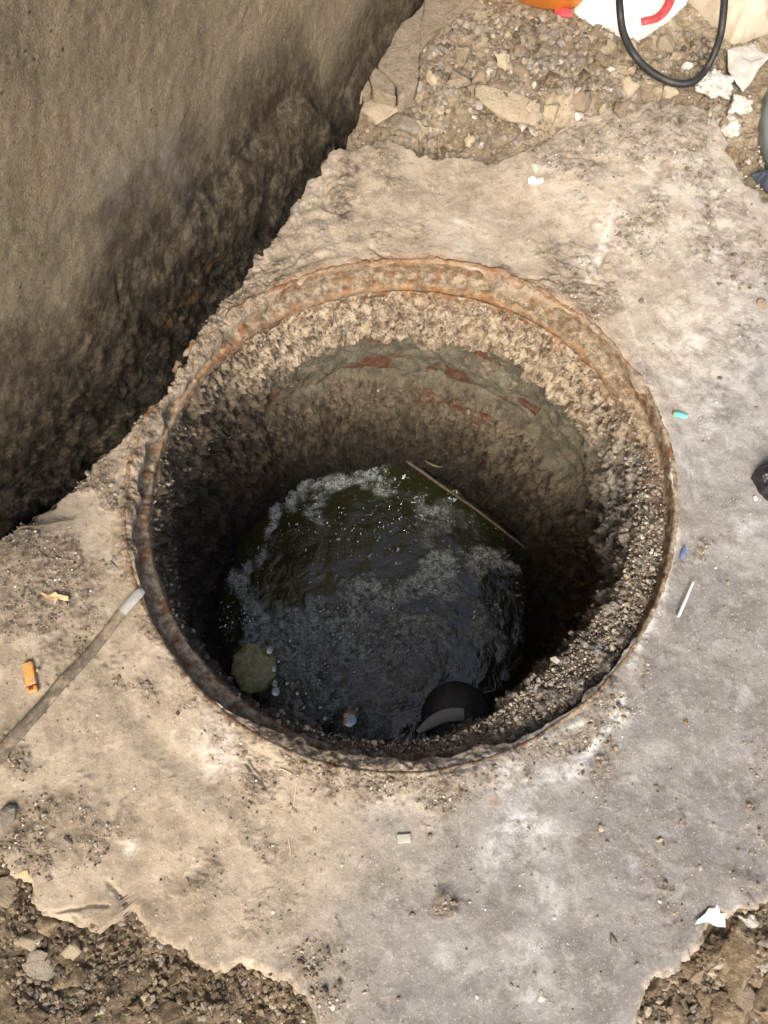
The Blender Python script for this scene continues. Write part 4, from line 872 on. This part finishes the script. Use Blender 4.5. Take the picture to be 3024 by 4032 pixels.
tube('rubber_hose', [G3(1334,-90,.12), G3(1337,-30,.10), G3(1340,30,.085), G3(1348,75,.06), G3(1370,118,.035), G3(1400,150,.028), G3(1440,174,.026), G3(1475,181,.026), G3(1502,174,.028), G3(1526,148,.035), G3(1546,108,.055), G3(1558,65,.08), G3(1564,10,.10), G3(1566,-60,.12)], .0058, M_blackrub, 'black rubber hose bent in a loop in front of the white sack', 'hose', wob=.03)
tube('handle', [G3(1386,47,.062), G3(1400,44,.064), G3(1416,40,.062), G3(1430,30,.060), G3(1442,14,.058), G3(1450,-10,.055), G3(1454,-60,.05)], .0072, M_red, parent=bpy.data.objects['white_sack'], flat=.5)
def lathe(name, prof, mat, n=64):
    t = np.linspace(0, 2 * np.pi, n, endpoint=False); V = np.stack([np.stack([r * np.cos(t), r * np.sin(t), t * 0 + z], -1) for r, z in prof], 1)
    return link(name, raw_mesh(name, V.reshape(-1, 3), grid_quads(n, len(prof), True, False)), mat)
o = lathe('plastic_tub', [(.0, .0), (.08, .0), (.10, .01), (.112, .05), (.118, .058), (.124, .06), (.126, .056), (.122, .052), (.116, .045), (.106, .004), (.095, -.004), (0, -.004)], M_orange); x, y = G(1195, -118, .05); o.location = (x, y, top_z(x, y) + .004); tag(o, 'bright orange plastic tub with rounded rim cut by the top edge', 'tub')
o = lathe('plastic_tub', [(.0, .07), (.10, .07), (.205, .068), (.222, .06), (.232, .03), (.238, .0), (.232, .0), (.225, .03), (.215, .055), (.0, .06)], M_bluegrey, 96); x, y = G(1988, 268, .03); o.location = (x, y, -.02); tag(o, 'blue grey plastic tub turned over at the right edge below the sacks', 'tub')

# lighter
def box(name, sx, sy, sz, mat, parent=None, loc=(0, 0, 0), bev=.0012, seg=3):
    bm = bmesh.new(); bmesh.ops.create_cube(bm, size=1, matrix=Matrix.Diagonal((sx, sy, sz, 1))); bmesh.ops.bevel(bm, geom=bm.edges[:], offset=bev, segments=seg, affect='EDGES', profile=.6)
    for f in bm.faces: f.smooth = True
    me = bpy.data.meshes.new(name); bm.to_mesh(me); bm.free(); return link(name, me, mat, parent, loc)
x, y = G(70, 1462); lt = bpy.data.objects.new('lighter', None); COL.objects.link(lt); lt.location = (x, y, top_z(x, y)); lt.rotation_euler = (0, 0, math.radians(17)); tag(lt, 'small orange plastic lighter case lying on dirt near the grey strip', 'lighter')
M_or2 = mat_plain('worn_orange_plastic', (.62, .26, .06), (.74, .36, .11), .5, .4, 80, .2, .0006, (.34, .23, .13), (.5, .66))
M_dred = mat_plain('dark_red_plastic', (.16, .03, .015), (.22, .05, .02), .5, .4)
box('case', .0125, .030, .008, M_or2, lt, (0, .0035, .0042), .0022)
box('end_cap', .0118, .008, .0072, M_or2, lt, (0, -.0165, .0038), .0018)
box('window', .0055, .0042, .0012, M_dred, lt, (-.001, -.0152, .0078), .0004, 2); box('slot', .0105, .0011, .0074, M_dred, lt, (0, -.0122, .0042), .0003, 2)
# cigarette butt
bt = bpy.data.objects.new('cigarette_butt', None); COL.objects.link(bt); x, y = G(1466, 898); bt.location = (x, y, top_z(x, y) + .0036); bt.rotation_euler = (0, 0, math.radians(-14)); tag(bt, 'turquoise cigarette filter lying on the slab right of the opening', 'cigarette butt')
M_teal = mat_plain('turquoise_paper', (.10, .50, .38), (.16, .60, .47), .7, .3, 90, .3, .001, (.16, .3, .22), (.54, .7)); M_filt = mat_plain('brown_filter', (.22, .16, .1), (.3, .22, .14), .9, .2)
tube('wrapper', [(-.008, 0, 0), (0, .0004, 0), (.011, 0, -.0006)], [.0038, .0038, .0034], M_teal, seg=16, parent=bt).location = (.001, .0001, -.0002)
tube('charred_end', [(-.0016, 0, 0), (0, 0, 0), (.0012, 0, 0)], [.003, .0036, .0034], M_filt, seg=12, parent=bt).location = (-.0086, 0, 0)
tube('plastic_strip', [G3(1472,1208,.004), G3(1475,1196,.0045), G3(1480,1180,.004)], [.0022, .0032, .0018], mat_plain('blue_plastic', (.07, .14, .28), (.12, .2, .34), .5, .4), 'small blue plastic sliver just right of the frame', 'plastic sliver', flat=.5)
tube('straw', [G3(1465,1332,.0035), G3(1480,1298,.0045), G3(1497,1258,.004)], [.0021, .0019, .0012], mat_plain('white_plastic', (.72, .72, .74), (.8, .8, .82), .5, .4), 'thin white stick on the slab right of the opening', 'stick')
M_straw = mat_plain('dry_straw', (.50, .41, .26), (.6, .5, .33), .8, .2)
for pts, lb in (([(634,1745),(638,1715),(642,1690)], 'upper pale straw blade on the slab below the opening'), ([(628,1850),(627,1830),(624,1812)], 'lower short straw blade on the slab below the opening'), ([(605,1660),(618,1664),(632,1672)], 'curled straw bit just under the frame at lower left')):
    q = [G3(u, v, 0) for u, v in pts]; q = [(a, b, top_z(a, b) + .0012) for a, b, c in q]; tube('dry_straw', q, .0007, M_straw, lb, 'straw', seg=6)
# flat strip running to the frame from the left
sr = bpy.data.objects.new('wooden_strip', None); COL.objects.link(sr); x, y = G(140, 1475); sr.location = (x, y, 0); tag(sr, 'long grey weathered wooden strip lying from the left edge to the rusty ring', 'strip of wood')
M_str = mat_plain('weathered_strip', (.085, .075, .058), (.16, .14, .11), .85, .25, 70, .6, .0015, (.25, .205, .145), (.48, .62)); M_tip = mat_plain('bare_tip', (.27, .27, .26), (.34, .34, .33), .6, .3, 90, .3)
path = [(-60,1700,15), (0,1632,14.5), (50,1575,14), (100,1520,13), (140,1474,12.5), (180,1432,12), (225,1378,11.5), (268,1324,11)]
def sp(u, v): x, y = G(u, v); return (float(x), float(y), top_z(float(x), float(y)) + .0055)
ob = tube('strip_body', [sp(u, v) for u, v, r in path], [r / 1673 for *_, r in path], M_str, parent=sr, flat=.45, wob=.06, seg=18)
ob2 = tube('bare_tip', [sp(266,1327), sp(288,1304), sp(305,1285), sp(313,1278)], [11 / 1673, 11.5 / 1673, 11.5 / 1673, 8 / 1673], M_tip, parent=sr, flat=.46, seg=18)
# thin root along the foot of the wall
q = [sp(u, v) for u, v in ((10,1190),(60,1160),(100,1145),(140,1132),(165,1128))]
tube('root', q, .0016, mat_plain('root_brown', (.12, .09, .06), (.2, .16, .11), .9, .2), 'thin brown root on the dirt at the foot of the wall', 'root', seg=8, wob=.2)
# little square tile
x, y = G(873, 1811); o = box('tile_chip', .0165, .0105, .004, mat_plain('greenish_tile', (.33, .32, .27), (.40, .39, .33), .6, .3, 60, .3), None, (x, y, top_z(x, y) + .001), .0012); o.rotation_euler = (0, 0, .05); tag(o, 'small rectangular grey tile chip on the slab below the opening', 'tile chip')
# twig leaning over the water
M_twig = mat_plain('twig_bark', (.10, .08, .055), (.20, .165, .12), .9, .2, 90, .6, .001)
tw = tube('twig', [G3(862,985,-.575), G3(905,1014,-.58), G3(955,1050,-.575), G3(1000,1080,-.57), G3(1045,1113,-.56), G3(1105,1160,-.55), G3(1172,1212,-.515)], [.0032, .0036, .0034, .0031, .0029, .0026, .0018], M_twig, 'bare twig leaning across the far edge of the water', 'twig', wob=.12, seg=10)
b1 = tube('side_shoot', [G3(885,1000,-.578), G3(900,988,-.57), G3(945,1008,-.56), G3(965,1002,-.555)], [.003, .003, .0025, .0015], M_twig, parent=tw, seg=8)
# half sunk tub, yellow froth
M_dtub = mat_plain('dark_plastic', (.055, .06, .066), (.11, .115, .125), .4, .4, 40, .2, .001, (.06, .055, .05))
M_rimp = mat_plain('pale_rim', (.60, .64, .66), (.68, .72, .74), .5, .4, 60, .2, .001, (.22, .19, .13), (.6, .72))
x, y = G(985, 1548, WATER_Z); o = lathe('sunken_pot', [(0, .03), (.03, .029), (.052, .024), (.066, .013), (.071, .0), (.071, -.03)], M_dtub, 48); o.location = (x, y, WATER_Z); tag(o, 'dark rounded pot half sunk in the water at the near edge', 'pot')
cres = []
for f in np.linspace(0, 1, 9): cres.append(G3(902 + 100 * f, 1582 - 38 * math.sin(min(f * 1.25, 1) * math.pi / 2), WATER_Z + .035))
me, org = tube_mesh('rim', cres, [.004, .008, .011, .0125, .013, .0135, .014, .014, .0125], flat=.45, seg=12); link('rim', me, M_rimp, o, Vector(org) - o.location)
b = NB('yellow_froth'); c = b.mix(b.ramp(b.noise(85, 5, .75), .36, .66), (.42, .41, .19), (.80, .76, .38)); M_froth = b.out(c, .45, b.bump(b.vor(190), .35, .002), .4)
sheet('froth_patch', [(549 + 50 * math.cos(i * .2618) + 3 * math.sin(i * 2.1), 1444 + 55 * math.sin(i * .2618) + 3 * math.cos(i * 1.7)) for i in range(24)], .0, .016, .0003, 40, M_froth, 'mottled yellowish froth patch floating at the near left of the water', 'froth', 77, .001, zbase=WATER_Z + .0035)
